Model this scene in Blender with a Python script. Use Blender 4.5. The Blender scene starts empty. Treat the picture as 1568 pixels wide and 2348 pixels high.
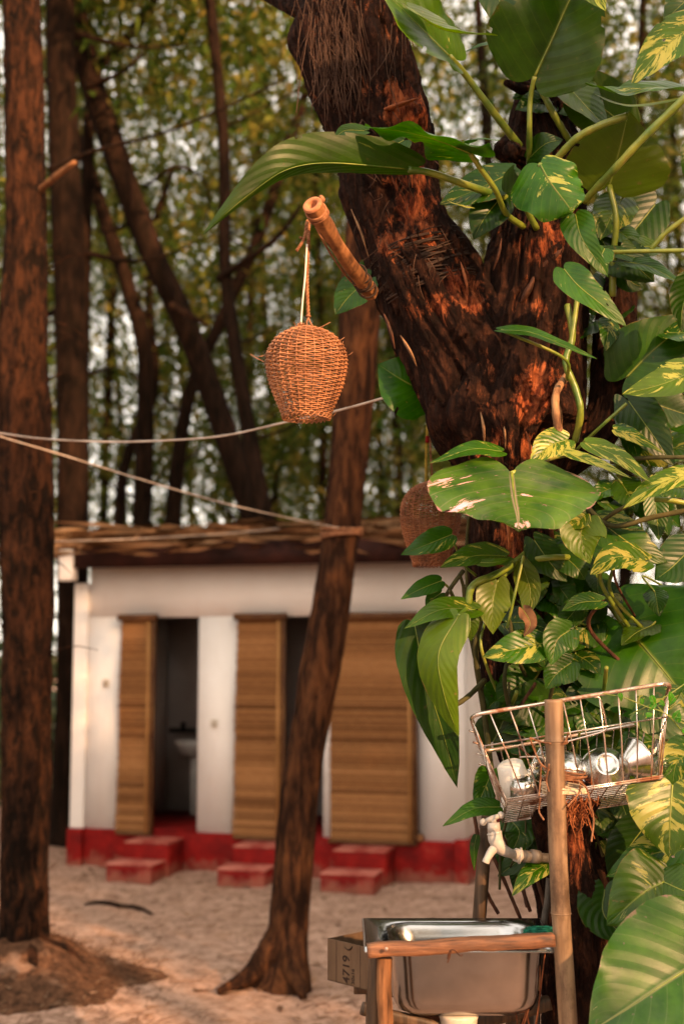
import bpy, math, random
import numpy as np
from mathutils import Vector, Matrix, Quaternion, noise
R = math.radians
PI = math.pi
random.seed(7)
sc = bpy.context.scene
col = sc.collection

# ------------------------------------------------------------------ camera
F = 3000.0
PITCH = math.atan((1500 - 1174) / F)
CAMZ = 1.70
cd = bpy.data.cameras.new('camera')
cam = bpy.data.objects.new('camera', cd)
col.objects.link(cam)
cam.location = (0, 0, CAMZ)
cam.rotation_euler = (PI / 2 + PITCH, 0, 0)
cd.sensor_fit = 'VERTICAL'
cd.sensor_height = 36
cd.lens = 36 * F / 2348
cd.clip_start = 0.05
cd.clip_end = 2000
cd.dof.use_dof = True
cd.dof.focus_distance = 3.12
cd.dof.aperture_fstop = 2.5
sc.camera = cam

# ------------------------------------------------------------------ light
SUN_AZ = R(36)      # to the right of straight behind the camera
SUN_EL = R(24)
sdir = Vector((math.sin(SUN_AZ) * math.cos(SUN_EL), -math.cos(SUN_AZ) * math.cos(SUN_EL), math.sin(SUN_EL)))
w = bpy.data.worlds.new('World')
sc.world = w
w.use_nodes = True
wn = w.node_tree
bg = wn.nodes['Background']
sky = wn.nodes.new('ShaderNodeTexSky')
sky.sky_type = 'NISHITA'
sky.sun_disc = False
sky.sun_elevation = SUN_EL
sky.sun_rotation = math.atan2(sdir.x, sdir.y)
sky.air_density = 1.0
sky.dust_density = 4.0
sky.ozone_density = 0.6
hz = wn.nodes.new('ShaderNodeMix'); hz.data_type = 'RGBA'      # thin high cloud: the clear sky veiled evenly with white
hz.inputs[0].default_value = 0.6; hz.inputs[7].default_value = (15, 14.6, 14.4, 1)
wn.links.new(sky.outputs[0], hz.inputs[6]); wn.links.new(hz.outputs[2], bg.inputs[0])
bg.inputs[1].default_value = 0.075
sd = bpy.data.lights.new('sun', 'SUN')
sd.energy = 3.9
sd.angle = R(0.5)
sd.color = (1.0, 0.60, 0.34)
sun = bpy.data.objects.new('sun', sd)
col.objects.link(sun)
sun.rotation_euler = sdir.to_track_quat('Z', 'Y').to_euler()
vs = sc.view_settings
vs.view_transform = 'Standard'
vs.look = 'None'
vs.gamma = 1
vs.use_curve_mapping = False
vs.exposure = 1.7
try:
    vs.use_white_balance = True
    vs.white_balance_temperature = 7800
    vs.white_balance_tint = 11
except Exception:
    pass

# ------------------------------------------------------------------ helpers
cp, sp_ = math.cos(PITCH), math.sin(PITCH)
def P(x, y, D):
    a = (x - 784) / F; b = (1174 - y) / F
    vy = cp - b * sp_; vz = sp_ + b * cp
    t = D / vy
    return Vector((a * t, D, CAMZ + vz * t))
def PP(l): return [P(*q) for q in l]
def px(D, n=1.0): return D / F * n

def tag(o, label=None, cat=None, group=None, kind=None):
    if label: o['label'] = label
    if cat: o['category'] = cat
    if group: o['group'] = group
    if kind: o['kind'] = kind
    return o
def thing(name, loc, label, cat, group=None):
    o = bpy.data.objects.new(name, None)
    o.empty_display_size = 0.1
    col.objects.link(o)
    o.location = loc
    return tag(o, label, cat, group)

def cr(pts, n):
    a = np.array([list(p) for p in pts], float)
    if len(a) == 2:
        t = np.linspace(0, 1, n)[:, None]
        return a[0] * (1 - t) + a[1] * t
    ext = np.vstack([2 * a[0] - a[1], a, 2 * a[-1] - a[-2]])
    m = len(a) - 1
    out = []
    for s in np.linspace(0, m, n):
        i = min(int(s), m - 1); t = s - i
        p0, p1, p2, p3 = ext[i], ext[i + 1], ext[i + 2], ext[i + 3]
        out.append(0.5 * (2 * p1 + (p2 - p0) * t + (2 * p0 - 5 * p1 + 4 * p2 - p3) * t * t + (3 * p1 - p0 - 3 * p2 + p3) * t ** 3))
    return np.array(out)

def frames(pts):
    pts = [Vector(p) for p in pts]
    n = len(pts); T = []
    for i in range(n):
        a = pts[max(i - 1, 0)]; b = pts[min(i + 1, n - 1)]
        d = b - a
        T.append(d.normalized() if d.length > 1e-9 else Vector((0, 0, 1)))
    up = Vector((0, 1, 0)) if abs(T[0].y) < 0.9 else Vector((1, 0, 0))
    U = (up - T[0] * up.dot(T[0])).normalized()
    fr = []
    for i in range(n):
        U = (U - T[i] * U.dot(T[i])).normalized()
        fr.append((pts[i], T[i], U, T[i].cross(U)))
    return fr

class MB:
    def __init__(s): s.v = []; s.f = []; s.uv = None; s.mi = []
    def add(s, v, f, m=0):
        k = len(s.v)
        s.v.extend([tuple(q) for q in v])
        s.f.extend([tuple(i + k for i in q) for q in f])
        s.mi.extend([m] * len(f))
    def box(s, c, size, rot=None, m=0, bev=0):
        c = Vector(c); x, y, z = [q / 2 for q in size]
        vs_ = [Vector((i * x, j * y, k * z)) for k in (-1, 1) for j in (-1, 1) for i in (-1, 1)]
        if rot is not None: vs_ = [rot @ q for q in vs_]
        s.add([q + c for q in vs_], [(0, 2, 3, 1), (4, 5, 7, 6), (0, 1, 5, 4), (2, 6, 7, 3), (0, 4, 6, 2), (1, 3, 7, 5)], m)
    def tube(s, pts, rad, seg=8, cap=True, disp=None, closed=False, m=0, flat=1.0):
        fr = frames(pts); n = len(fr)
        if not hasattr(rad, '__len__'): rad = [rad] * n
        if len(rad) != n: rad = list(np.interp(np.linspace(0, 1, n), np.linspace(0, 1, len(rad)), rad))
        vs_ = []
        for i, (p, T, U, V) in enumerate(fr):
            for j in range(seg):
                th = 2 * PI * j / seg
                r = rad[i]
                if disp: r = disp(i, j, th, p, r, (U * math.cos(th) + V * math.sin(th)))
                vs_.append(p + U * (math.cos(th) * r) + V * (math.sin(th) * r * flat))
        fs = []
        m_ = n if closed else n - 1
        for i in range(m_):
            a = i * seg; b = ((i + 1) % n) * seg
            for j in range(seg):
                k = (j + 1) % seg
                fs.append((a + j, a + k, b + k, b + j))
        if cap and not closed:
            vs_.append(fr[0][0]); vs_.append(fr[-1][0])
            c0 = n * seg; c1 = c0 + 1
            for j in range(seg):
                k = (j + 1) % seg
                fs.append((c0, k, j)); fs.append((c1, (n - 1) * seg + j, (n - 1) * seg + k))
        s.add(vs_, fs, m)
    def lathe(s, prof, seg, M, m=0):
        vs_ = []; fs = []
        for (r, z) in prof:
            for j in range(seg):
                th = 2 * PI * j / seg
                vs_.append(M @ Vector((r * math.cos(th), r * math.sin(th), z)))
        for i in range(len(prof) - 1):
            for j in range(seg):
                k = (j + 1) % seg
                fs.append((i * seg + j, i * seg + k, (i + 1) * seg + k, (i + 1) * seg + j))
        s.add(vs_, fs, m)
    def mesh(s, name, org=Vector((0, 0, 0)), smooth=True):
        me = bpy.data.meshes.new(name)
        a = np.array(s.v, float) - np.array(org)
        me.from_pydata(a.tolist(), [], s.f)
        me.polygons.foreach_set('use_smooth', [smooth] * len(s.f))
        if any(s.mi): me.polygons.foreach_set('material_index', s.mi)
        me.update()
        return me
    def build(s, name, mat, parent=None, smooth=True, bevel=0):
        org = Vector((0, 0, 0)); q = parent
        while q is not None:
            org = org + q.location; q = q.parent
        me = s.mesh(name, org, smooth)
        for mm in (mat if isinstance(mat, (list, tuple)) else [mat]): me.materials.append(mm)
        o = bpy.data.objects.new(name, me)
        col.objects.link(o)
        o.parent = parent
        if bevel:
            b = o.modifiers.new('bevel', 'BEVEL'); b.width = bevel; b.segments = 2; b.limit_method = 'ANGLE'
        return o

# ------------------------------------------------------------------ materials
class NT:
    def __init__(s, name):
        s.m = bpy.data.materials.new(name); s.m.use_nodes = True
        s.t = s.m.node_tree; s.t.nodes.clear()
        s.out = s.n('ShaderNodeOutputMaterial')
    def n(s, ty, ins=None, **kw):
        nd = s.t.nodes.new(ty)
        for k, v in kw.items(): setattr(nd, k, v)
        if ins:
            for k, v in ins.items():
                i = nd.inputs[k]
                if isinstance(v, bpy.types.NodeSocket): s.t.links.new(v, i)
                else: i.default_value = v
        return nd
    def math(s, op, a, b=0.0, clamp=False):
        nd = s.n('ShaderNodeMath', {0: a, 1: b}, operation=op); nd.use_clamp = clamp
        return nd.outputs[0]
    def ramp(s, fac, stops, interp='LINEAR'):
        nd = s.n('ShaderNodeValToRGB', {0: fac}); r = nd.color_ramp; r.interpolation = interp
        while len(r.elements) > 1: r.elements.remove(r.elements[-1])
        r.elements[0].position = stops[0][0]; r.elements[0].color = (*stops[0][1], 1)
        for p, c in stops[1:]:
            e = r.elements.new(p); e.color = (*c, 1)
        return nd.outputs[0]
    def mix(s, fac, a, b, blend='MIX'):
        nd = s.n('ShaderNodeMix', data_type='RGBA', blend_type=blend)
        for i, v in ((0, fac), (6, a), (7, b)):
            if isinstance(v, bpy.types.NodeSocket): s.t.links.new(v, nd.inputs[i])
            else: nd.inputs[i].default_value = v if i == 0 else ((*v, 1) if len(v) == 3 else v)
        return nd.outputs[2]
    def coord(s, scale=(1, 1, 1), kind='Object'):
        tc = s.n('ShaderNodeTexCoord')
        mp = s.n('ShaderNodeMapping', {'Vector': tc.outputs[kind], 'Scale': scale})
        return mp.outputs[0]
    def noise(s, vec, scale=5, detail=4, rough=0.6, dist=0.0):
        return s.n('ShaderNodeTexNoise', {'Vector': vec, 'Scale': scale, 'Detail': detail, 'Roughness': rough, 'Distortion': dist}).outputs[0]
    def bump(s, h, strength=0.5, dist=0.01, normal=None):
        i = {'Height': h, 'Strength': strength, 'Distance': dist}
        if normal is not None: i['Normal'] = normal
        return s.n('ShaderNodeBump', i).outputs[0]
    def pbr(s, color, rough=0.7, metal=0.0, normal=None, spec=None, **kw):
        i = {'Base Color': color if isinstance(color, bpy.types.NodeSocket) else (*color, 1), 'Roughness': rough, 'Metallic': metal}
        if normal is not None: i['Normal'] = normal
        if spec is not None: i['Specular IOR Level'] = spec
        i.update(kw)
        b = s.n('ShaderNodeBsdfPrincipled', i)
        s.t.links.new(b.outputs[0], s.out.inputs[0])
        return b

def m_simple(name, c1, c2, scale=(1, 1, 1), ns=8, rough=0.7, metal=0.0, bump=0.3, bd=0.004, detail=6, lo=0.35, hi=0.65, spec=None):
    t = NT(name); v = t.coord(scale)
    n = t.noise(v, ns, detail)
    c = t.ramp(n, [(lo, c1), (hi, c2)])
    b = t.bump(n, bump, bd) if bump else None
    t.pbr(c, rough, metal, b, (.12 if rough > .6 else .35) if spec is None else spec)
    return t.m

def m_bark(name, dark, mid, light, zs=0.18, sc_=22, bd=0.03):
    t = NT(name)
    v = t.coord((1, 1, zs))
    n1 = t.noise(v, sc_, 8, 0.7, 0.6); n2 = t.noise(t.coord((1, 1, 0.5)), 3.5, 4, 0.6)
    h = t.math('ADD', n1, t.math('MULTIPLY', n2, 0.35))
    c = t.ramp(h, [(0.45, dark), (0.62, mid), (0.82, light)])
    t.pbr(c, 0.95, 0, t.bump(h, 0.9, bd), 0.05)
    return t.m

M = {}
M['bark_far'] = m_bark('bark_far', (.004, .003, .002), (.010, .006, .004), (.028, .014, .009))
M['bark_mid'] = m_bark('bark_mid', (.006, .004, .003), (.024, .011, .007), (.105, .042, .019), 0.22, 24)
M['bark_left'] = m_bark('bark_left', (.004, .003, .002), (.010, .006, .0045), (.058, .023, .012), 0.3, 26)

# foreground tree bark: dark crust, red-brown wood and painted-in sunlit patches where the 'rot' attribute is high
t = NT('old_bark')
v = t.coord((1, 1, 0.38)); v1 = t.coord((1, 1, 1))
n1 = t.noise(v, 36, 10, 0.75, 0.5); n2 = t.noise(v1, 9, 6, 0.65); n3 = t.noise(v1, 90, 4, 0.6)
at = t.n('ShaderNodeAttribute', attribute_name='rot'); cav = t.n('ShaderNodeAttribute', attribute_name='cavity')  # 'rot' masks painted sunlit patches, chipped spots and the stump's own red
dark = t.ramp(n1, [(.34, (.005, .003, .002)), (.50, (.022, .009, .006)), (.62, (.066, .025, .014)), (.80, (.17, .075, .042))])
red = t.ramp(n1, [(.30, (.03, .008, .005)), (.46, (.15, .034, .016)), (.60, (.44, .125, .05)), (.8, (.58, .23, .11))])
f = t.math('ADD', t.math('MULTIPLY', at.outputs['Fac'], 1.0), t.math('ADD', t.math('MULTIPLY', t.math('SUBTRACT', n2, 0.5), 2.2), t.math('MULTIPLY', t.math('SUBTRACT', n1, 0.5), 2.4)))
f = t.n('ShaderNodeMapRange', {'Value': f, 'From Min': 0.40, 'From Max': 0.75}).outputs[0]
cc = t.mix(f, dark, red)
dv = t.n('ShaderNodeVectorMath', {0: t.coord((1, 1, .33)), 1: t.n('ShaderNodeVectorMath', {0: t.n('ShaderNodeTexNoise', {'Vector': v1, 'Scale': 12.0, 'Detail': 3.0}).outputs[1], 1: (.05, .05, .03)}, operation='MULTIPLY').outputs[0]}, operation='ADD').outputs[0]
vo = t.n('ShaderNodeTexVoronoi', {'Vector': dv, 'Scale': 24.0}, feature='DISTANCE_TO_EDGE').outputs[0]
crk = t.n('ShaderNodeMapRange', {'Value': vo, 'From Min': 0.0, 'From Max': 0.16, 'To Min': 0.0, 'To Max': 1.0}).outputs[0]
cc = t.mix(crk, t.mix(0.5, cc, (.008, .004, .003)), cc)
h = t.math('ADD', t.math('ADD', n1, t.math('MULTIPLY', n3, 0.3)), t.math('MULTIPLY', crk, 0.35))
t.pbr(cc, 0.9, 0, t.bump(h, 1.0, 0.02), 0.10)
M['old_bark'] = t.m
M['fibre'] = m_simple('fibre', (.04, .02, .014), (.11, .06, .04), ns=20, bump=0)
M['dark_fibre'] = m_simple('dark_fibre', (.02, .013, .01), (.06, .035, .025), ns=20, bump=0)
M['hollow'] = m_simple('hollow', (.004, .003, .002), (.01, .006, .004), bump=0)

# leaf
t = NT('vine_leaf')
tc = t.n('ShaderNodeTexCoord'); sx = t.n('ShaderNodeSeparateXYZ', {0: tc.outputs['UV']})
U_ = sx.outputs[0]; V_ = sx.outputs[1]
av = t.math('ABSOLUTE', t.math('SUBTRACT', t.math('MULTIPLY', V_, 2.0), 1.0))
lat = t.math('SUBTRACT', U_, t.math('MULTIPLY', av, 0.32))
oi = t.n('ShaderNodeObjectInfo')
rnd = oi.outputs['Random']
avr = t.n('ShaderNodeAttribute', attribute_type='OBJECT', attribute_name='variegation')
ato = t.n('ShaderNodeAttribute', attribute_type='OBJECT', attribute_name='tone')
aye = t.n('ShaderNodeAttribute', attribute_type='OBJECT', attribute_name='yellow')
sv = t.math('MULTIPLY', V_, 2.2)
cv = t.n('ShaderNodeCombineXYZ', {0: t.math('MULTIPLY', lat, 22.0), 1: t.math('MULTIPLY', V_, 6.0), 2: t.math('MULTIPLY', rnd, 37.0)}).outputs[0]
st = t.noise(cv, 1.0, 6, 0.68, 0.5)
cv2 = t.n('ShaderNodeCombineXYZ', {0: t.math('MULTIPLY', lat, 3.0), 1: V_, 2: t.math('MULTIPLY', rnd, 51.0)}).outputs[0]
big = t.noise(cv2, 1.9, 3, 0.5)
vf = t.math('ADD', st, t.math('MULTIPLY', t.math('SUBTRACT', big, 0.5), 1.5))
thr = t.math('SUBTRACT', .97, t.math('MULTIPLY', avr.outputs['Fac'], 0.62))
mask = t.n('ShaderNodeMapRange', {'Value': t.math('SUBTRACT', vf, thr), 'From Min': 0.0, 'From Max': 0.05}).outputs[0]
gn = t.noise(t.coord((1, 1, 1)), 14, 4)
green = t.ramp(gn, [(.3, (.006, .044, .001)), (.7, (.026, .105, .002))])
green = t.mix(aye.outputs['Fac'], green, (.13, .155, .012))
yel = t.ramp(gn, [(.3, (.20, .24, .03)), (.7, (.36, .33, .085))])
c = t.mix(mask, green, yel)
# veins
fr_ = t.math('FRACT', t.math('MULTIPLY', lat, 9.0))
vd = t.math('ABSOLUTE', t.math('SUBTRACT', fr_, 0.5))
vl = t.n('ShaderNodeMapRange', {'Value': vd, 'From Min': 0.0, 'From Max': 0.055, 'To Min': 0.16, 'To Max': 0.0}).outputs[0]
mid = t.n('ShaderNodeMapRange', {'Value': av, 'From Min': 0.012, 'From Max': 0.04, 'To Min': 0.8, 'To Max': 0.0}).outputs[0]
vm = t.math('MAXIMUM', vl, mid)
c = t.mix(vm, c, (.15, .19, .03))
# age spots, dust
sp1 = t.noise(t.coord((1, 1, 1)), 55, 3, 0.5)
spot = t.n('ShaderNodeMapRange', {'Value': sp1, 'From Min': 0.68, 'From Max': 0.74, 'To Max': 0.5}).outputs[0]
c = t.mix(spot, c, (.16, .10, .035))
dust = t.n('ShaderNodeMapRange', {'Value': t.noise(t.coord((1, 1, 1)), 5, 5, 0.7), 'From Min': 0.5, 'From Max': 0.85, 'To Max': 0.16}).outputs[0]
c = t.mix(dust, c, (.13, .14, .06))
eg = t.math('ADD', t.math('MAXIMUM', av, t.math('MULTIPLY', U_, 0.97)), t.math('MULTIPLY', t.math('SUBTRACT', t.noise(t.coord((1, 1, 1)), 28, 4), 0.5), 0.35))
c = t.mix(t.n('ShaderNodeMapRange', {'Value': eg, 'From Min': 0.99, 'From Max': 1.05, 'To Max': .85}).outputs[0], c, (.20, .11, .035))
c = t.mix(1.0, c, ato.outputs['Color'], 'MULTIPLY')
hh = t.math('ADD', t.math('MULTIPLY', vd, 1.2), t.math('MULTIPLY', t.noise(t.coord((1, 1, 1)), 60, 3), 0.25))
nb = t.bump(hh, 0.35, 0.0025)
pb = t.n('ShaderNodeBsdfPrincipled', {'Base Color': c, 'Roughness': 0.36, 'Specular IOR Level': 0.28, 'Normal': nb})
hs = t.n('ShaderNodeHueSaturation', {'Color': c, 'Saturation': 1.1, 'Value': 1.5})
tr = t.n('ShaderNodeBsdfTranslucent', {'Color': hs.outputs[0], 'Normal': nb})
mx = t.n('ShaderNodeMixShader', {0: 0.33, 1: pb.outputs[0], 2: tr.outputs[0]})
t.t.links.new(mx.outputs[0], t.out.inputs[0])
M['leaf'] = t.m

t = NT('vine_stalk'); v = t.coord((1, 1, 1))
n = t.noise(v, 12, 4)
c = t.ramp(n, [(.35, (.05, .11, .012)), (.6, (.19, .22, .03)), (.75, (.22, .15, .05))])
t.pbr(c, 0.4, 0, t.bump(t.noise(v, 60, 3), 0.3, 0.002))
M['stalk'] = t.m
M['dark_stalk'] = m_simple('dark_stalk', (.025, .03, .012), (.08, .07, .03), ns=15)
M['dead_leaf'] = m_simple('dead_leaf', (.05, .022, .012), (.17, .09, .05), ns=14, rough=.8)

# casuarina foliage
t = NT('needles')
gi = t.n('ShaderNodeNewGeometry'); n = t.noise(t.coord((1, 1, 1)), 1.3, 3)
c = t.ramp(t.math('ADD', t.math('MULTIPLY', gi.outputs['Random Per Island'], 0.5), t.math('MULTIPLY', n, 0.6)), [(.2, (.013, .042, .006)), (.55, (.060, .100, .014)), (.9, (.28, .21, .05))])
pb = t.n('ShaderNodeBsdfPrincipled', {'Base Color': c, 'Roughness': 0.7, 'Specular IOR Level': .1})
tr = t.n('ShaderNodeBsdfTranslucent', {'Color': c})
mx = t.n('ShaderNodeMixShader', {0: 0.35, 1: pb.outputs[0], 2: tr.outputs[0]})
t.t.links.new(mx.outputs[0], t.out.inputs[0])
M['needles'] = t.m
t = NT('bush_leaves')
gi = t.n('ShaderNodeNewGeometry')
c = t.ramp(gi.outputs['Random Per Island'], [(.1, (.02, .06, .012)), (.6, (.06, .12, .02)), (.9, (.15, .13, .04))])
t.pbr(c, 0.5)
M['bush'] = t.m

# ground
t = NT('sandy_ground')
v = t.coord((1, 1, 1))
n1 = t.noise(v, 1.1, 6, 0.6); n2 = t.noise(v, 9, 8, 0.75); n3 = t.noise(t.coord((1, 2.2, 1)), 26, 6, 0.7)
h = t.math('ADD', t.math('MULTIPLY', n2, 0.6), t.math('MULTIPLY', n3, 0.5))
c = t.ramp(h, [(.40, (.12, .065, .045)), (.49, (.38, .225, .165)), (.58, (.60, .385, .295)), (.75, (.70, .48, .38))])
c = t.mix(t.n('ShaderNodeMapRange', {'Value': n1, 'From Min': .4, 'From Max': .7, 'To Max': .45}).outputs[0], c, (.33, .20, .14))
t.pbr(c, 0.95, 0, t.bump(h, 1.0, 0.05), 0.0)
M['ground'] = t.m
M['litter'] = m_simple('litter', (.10, .05, .03), (.32, .19, .12), ns=3, bump=0)
t = NT('mound')
n = t.noise(t.coord((1, 1, 1)), 24, 7, .7); nb_ = t.noise(t.coord((1, 1, 1)), 4, 5, .65)
c = t.ramp(n, [(.35, (.035, .018, .011)), (.65, (.17, .08, .045))])
c = t.mix(t.n('ShaderNodeMapRange', {'Value': nb_, 'From Min': .53, 'From Max': .66, 'To Max': .7}).outputs[0], c, (.38, .22, .15))
t.pbr(c, .95, 0, t.bump(n, .9, .03), .05)
M['mound'] = t.m

# hut
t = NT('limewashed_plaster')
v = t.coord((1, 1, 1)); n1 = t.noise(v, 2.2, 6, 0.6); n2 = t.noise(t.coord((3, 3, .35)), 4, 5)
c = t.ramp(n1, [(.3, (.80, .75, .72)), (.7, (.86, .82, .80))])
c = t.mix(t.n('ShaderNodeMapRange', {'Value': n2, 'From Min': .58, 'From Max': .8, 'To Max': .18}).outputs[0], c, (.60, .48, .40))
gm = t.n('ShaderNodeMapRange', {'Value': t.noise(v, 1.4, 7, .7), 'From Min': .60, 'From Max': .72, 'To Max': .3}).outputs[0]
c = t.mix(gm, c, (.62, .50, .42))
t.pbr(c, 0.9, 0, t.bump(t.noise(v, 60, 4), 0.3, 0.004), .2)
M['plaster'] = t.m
t = NT('red_oxide_paint')
v = t.coord((1, 1, 1)); n1 = t.noise(v, 5, 6, 0.65)
c = t.ramp(n1, [(.35, (.12, .005, .005)), (.60, (.26, .009, .008)), (.75, (.33, .05, .035))])
tz = t.n('ShaderNodeSeparateXYZ', {0: t.n('ShaderNodeNewGeometry').outputs['Position']}).outputs[2]
spl = t.math('SUBTRACT', t.math('ADD', t.noise(v, 11, 6, .7), .28), t.math('MULTIPLY', tz, 2.6))
c = t.mix(t.n('ShaderNodeMapRange', {'Value': spl, 'From Min': .52, 'From Max': .74, 'To Max': .6}).outputs[0], c, (.30, .13, .09))
c = t.mix(t.n('ShaderNodeMapRange', {'Value': t.noise(v, 17, 6, .75), 'From Min': .62, 'From Max': .70, 'To Max': .5}).outputs[0], c, (.26, .08, .06))
t.pbr(c, 0.7, 0, t.bump(t.noise(v, 40, 4), 0.3, 0.005), .12)
M['red'] = t.m
M['pale_red'] = m_simple('pale_red', (.26, .035, .028), (.50, .17, .13), ns=6, lo=.35, hi=.6)  # step treads, a paler pinkish red than the risers
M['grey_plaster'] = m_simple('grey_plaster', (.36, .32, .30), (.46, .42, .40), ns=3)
t = NT('reed')
gi = t.n('ShaderNodeNewGeometry'); nn = t.noise(t.coord((3, 3, 30)), 6, 5)
c = t.ramp(t.math('ADD', t.math('MULTIPLY', gi.outputs['Random Per Island'], .5), t.math('MULTIPLY', nn, .55)), [(.2, (.09, .036, .014)), (.5, (.25, .11, .042)), (.85, (.46, .23, .10))])
t.pbr(c, 0.7, spec=.1)
M['reed'] = t.m
M['blind_edge'] = m_simple('blind_edge', (.08, .035, .02), (.15, .07, .03), ns=6)
M['blind_tape'] = m_simple('blind_tape', (.30, .14, .05), (.42, .21, .08), ns=6)
M['fascia'] = m_simple('fascia', (.016, .006, .005), (.045, .014, .01), ns=6)
t = NT('dry_thatch'); gi = t.n('ShaderNodeNewGeometry')
c = t.ramp(gi.outputs['Random Per Island'], [(.1, (.05, .025, .012)), (.5, (.22, .115, .058)), (.9, (.50, .31, .18))])
t.pbr(c, 0.9, spec=.05)
M['thatch'] = t.m

# props
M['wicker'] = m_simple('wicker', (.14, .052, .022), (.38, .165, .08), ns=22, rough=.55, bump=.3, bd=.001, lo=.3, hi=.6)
M['shaded_wicker'] = m_simple('shaded_wicker', (.10, .033, .013), (.30, .105, .042), ns=22, rough=.6, bump=.3, bd=.001, lo=.3, hi=.6)  # second lantern's shade put into a darker wicker colour
M['rope'] = m_simple('rope', (.14, .055, .028), (.32, .15, .08), (1, 1, 1), ns=60, rough=.8, bump=.8, bd=.002)
M['string_white'] = m_simple('string_white', (.55, .48, .42), (.75, .68, .6), ns=20, rough=.7)
M['palm_strip'] = m_simple('palm_strip', (.36, .26, .17), (.62, .5, .36), (1, 1, 1), ns=24, rough=.7)
M['yellow_cord'] = m_simple('yellow_cord', (.25, .18, .03), (.4, .3, .06), ns=40)
M['line'] = m_simple('line', (.35, .27, .22), (.6, .5, .43), ns=9)
M['branch_wood'] = m_simple('branch_wood', (.035, .014, .008), (.25, .11, .05), (1, 1, .5), ns=34, bump=.8, bd=.004, lo=.3, hi=.6)
M['cut_wood'] = m_simple('cut_wood', (.28, .10, .05), (.45, .2, .11), ns=40)
t = NT('bamboo_culm')
v = t.coord((1, 1, .06)); n = t.noise(v, 70, 6, .6); n2 = t.noise(t.coord((1, 1, .5)), 16, 7, .75)
c = t.ramp(n, [(.3, (.11, .06, .032)), (.6, (.25, .155, .09)), (.8, (.33, .22, .14))])
c = t.mix(t.n('ShaderNodeMapRange', {'Value': n2, 'From Min': .49, 'From Max': .66, 'To Max': .85}).outputs[0], c, (.06, .032, .018))
t.pbr(c, .55, 0, t.bump(n2, .4, .002), .4)
M['bamboo'] = t.m
M['old_bamboo'] = m_simple('old_bamboo', (.02, .012, .007), (.10, .055, .03), (1, 1, .08), ns=60, rough=.55)
t = NT('weathered_timber')
v = t.coord((.12, 1, 1)); n = t.noise(v, 60, 7, .65); n2 = t.noise(t.coord((1, 1, 1)), 9, 5)
c = t.ramp(n, [(.34, (.03, .012, .006)), (.5, (.17, .065, .028)), (.68, (.32, .14, .065))])
c = t.mix(t.n('ShaderNodeMapRange', {'Value': n2, 'From Min': .5, 'From Max': .7, 'To Max': .6}).outputs[0], c, (.10, .05, .03))
t.pbr(c, .7, 0, t.bump(n, .8, .004))
M['timber'] = t.m
M['post'] = m_simple('post', (.03, .014, .008), (.27, .12, .055), (1, 1, .12), ns=55, bump=.7, bd=.004, lo=.3, hi=.62)
t = NT('brushed_steel')
v = t.coord((.2, 1, 1)); n = t.noise(v, 120, 4); n2 = t.noise(t.coord((1, 1, 1)), 7, 5, .6)
c = t.ramp(n2, [(.3, (.29, .295, .30)), (.7, (.42, .425, .43))])
r_ = t.n('ShaderNodeMapRange', {'Value': n2, 'To Min': .14, 'To Max': .26}).outputs[0]
t.pbr(c, r_, 1.0, t.bump(n, .06, .001))
M['steel'] = t.m
t = NT('polished_steel')
n2 = t.noise(t.coord((1, 1, 1)), 20, 5, .6)
r_ = t.n('ShaderNodeMapRange', {'Value': n2, 'To Min': .14, 'To Max': .34}).outputs[0]
t.pbr((.66, .64, .62), r_, 1.0)
M['polished'] = t.m
t = NT('rusty_wire'); v = t.coord((1, 1, 1)); n = t.noise(v, 11, 5, .6)
f = t.n('ShaderNodeMapRange', {'Value': n, 'From Min': .50, 'From Max': .62}).outputs[0]
c = t.mix(f, (.62, .54, .48), (.18, .07, .035)); r_ = t.math('ADD', t.math('MULTIPLY', f, .4), .25)
t.pbr(c, r_, t.math('SUBTRACT', 1.0, t.math('MULTIPLY', f, .75)))
M['wire'] = t.m
t = NT('clear_glass')
t.pbr((.92, .94, .92), .04, 0, None, None, **{'Transmission Weight': 1.0, 'IOR': 1.3})
M['glass'] = t.m
t = NT('cup_plastic'); v = t.coord((1, 1, 1))
vo = t.n('ShaderNodeTexVoronoi', {'Vector': v, 'Scale': 170.0, 'Randomness': .1}).outputs[0]
c = t.mix(t.n('ShaderNodeMapRange', {'Value': vo, 'From Min': .2, 'From Max': .3, 'To Min': .4, 'To Max': 0}).outputs[0], (.70, .66, .60), (.45, .42, .38))
t.pbr(c, .4)
M['cup'] = t.m
M['pink'] = m_simple('pink', (.55, .20, .18), (.66, .30, .26), ns=60, bump=0)
M['white_plastic'] = m_simple('white_plastic', (.30, .27, .24), (.44, .41, .37), ns=14, rough=.38, bump=.15)
M['grey_pipe'] = m_simple('grey_pipe', (.06, .05, .042), (.12, .10, .085), ns=20, rough=.5)
M['scourer'] = m_simple('scourer', (.0, .05, .035), (.01, .16, .10), ns=90, rough=.8, bump=1, bd=.004)
t = NT('cardboard'); v = t.coord((1, 1, 1)); n = t.noise(t.coord((1, 1, .2)), 30, 5)
c = t.ramp(n, [(.3, (.085, .05, .03)), (.7, (.14, .085, .052))])
t.pbr(c, .85, 0, t.bump(n, .3, .002), .2)
M['card'] = t.m
M['ink'] = m_simple('ink', (.02, .013, .01), (.035, .02, .015), ns=30, bump=0)
M['drain'] = m_simple('drain', (.42, .35, .28), (.55, .48, .4), ns=10, rough=.35)
M['porcelain'] = m_simple('porcelain', (.4, .38, .36), (.5, .48, .45), bump=0, rough=.3)
M['black'] = m_simple('black', (.01, .01, .01), (.02, .02, .02), bump=0)

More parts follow.
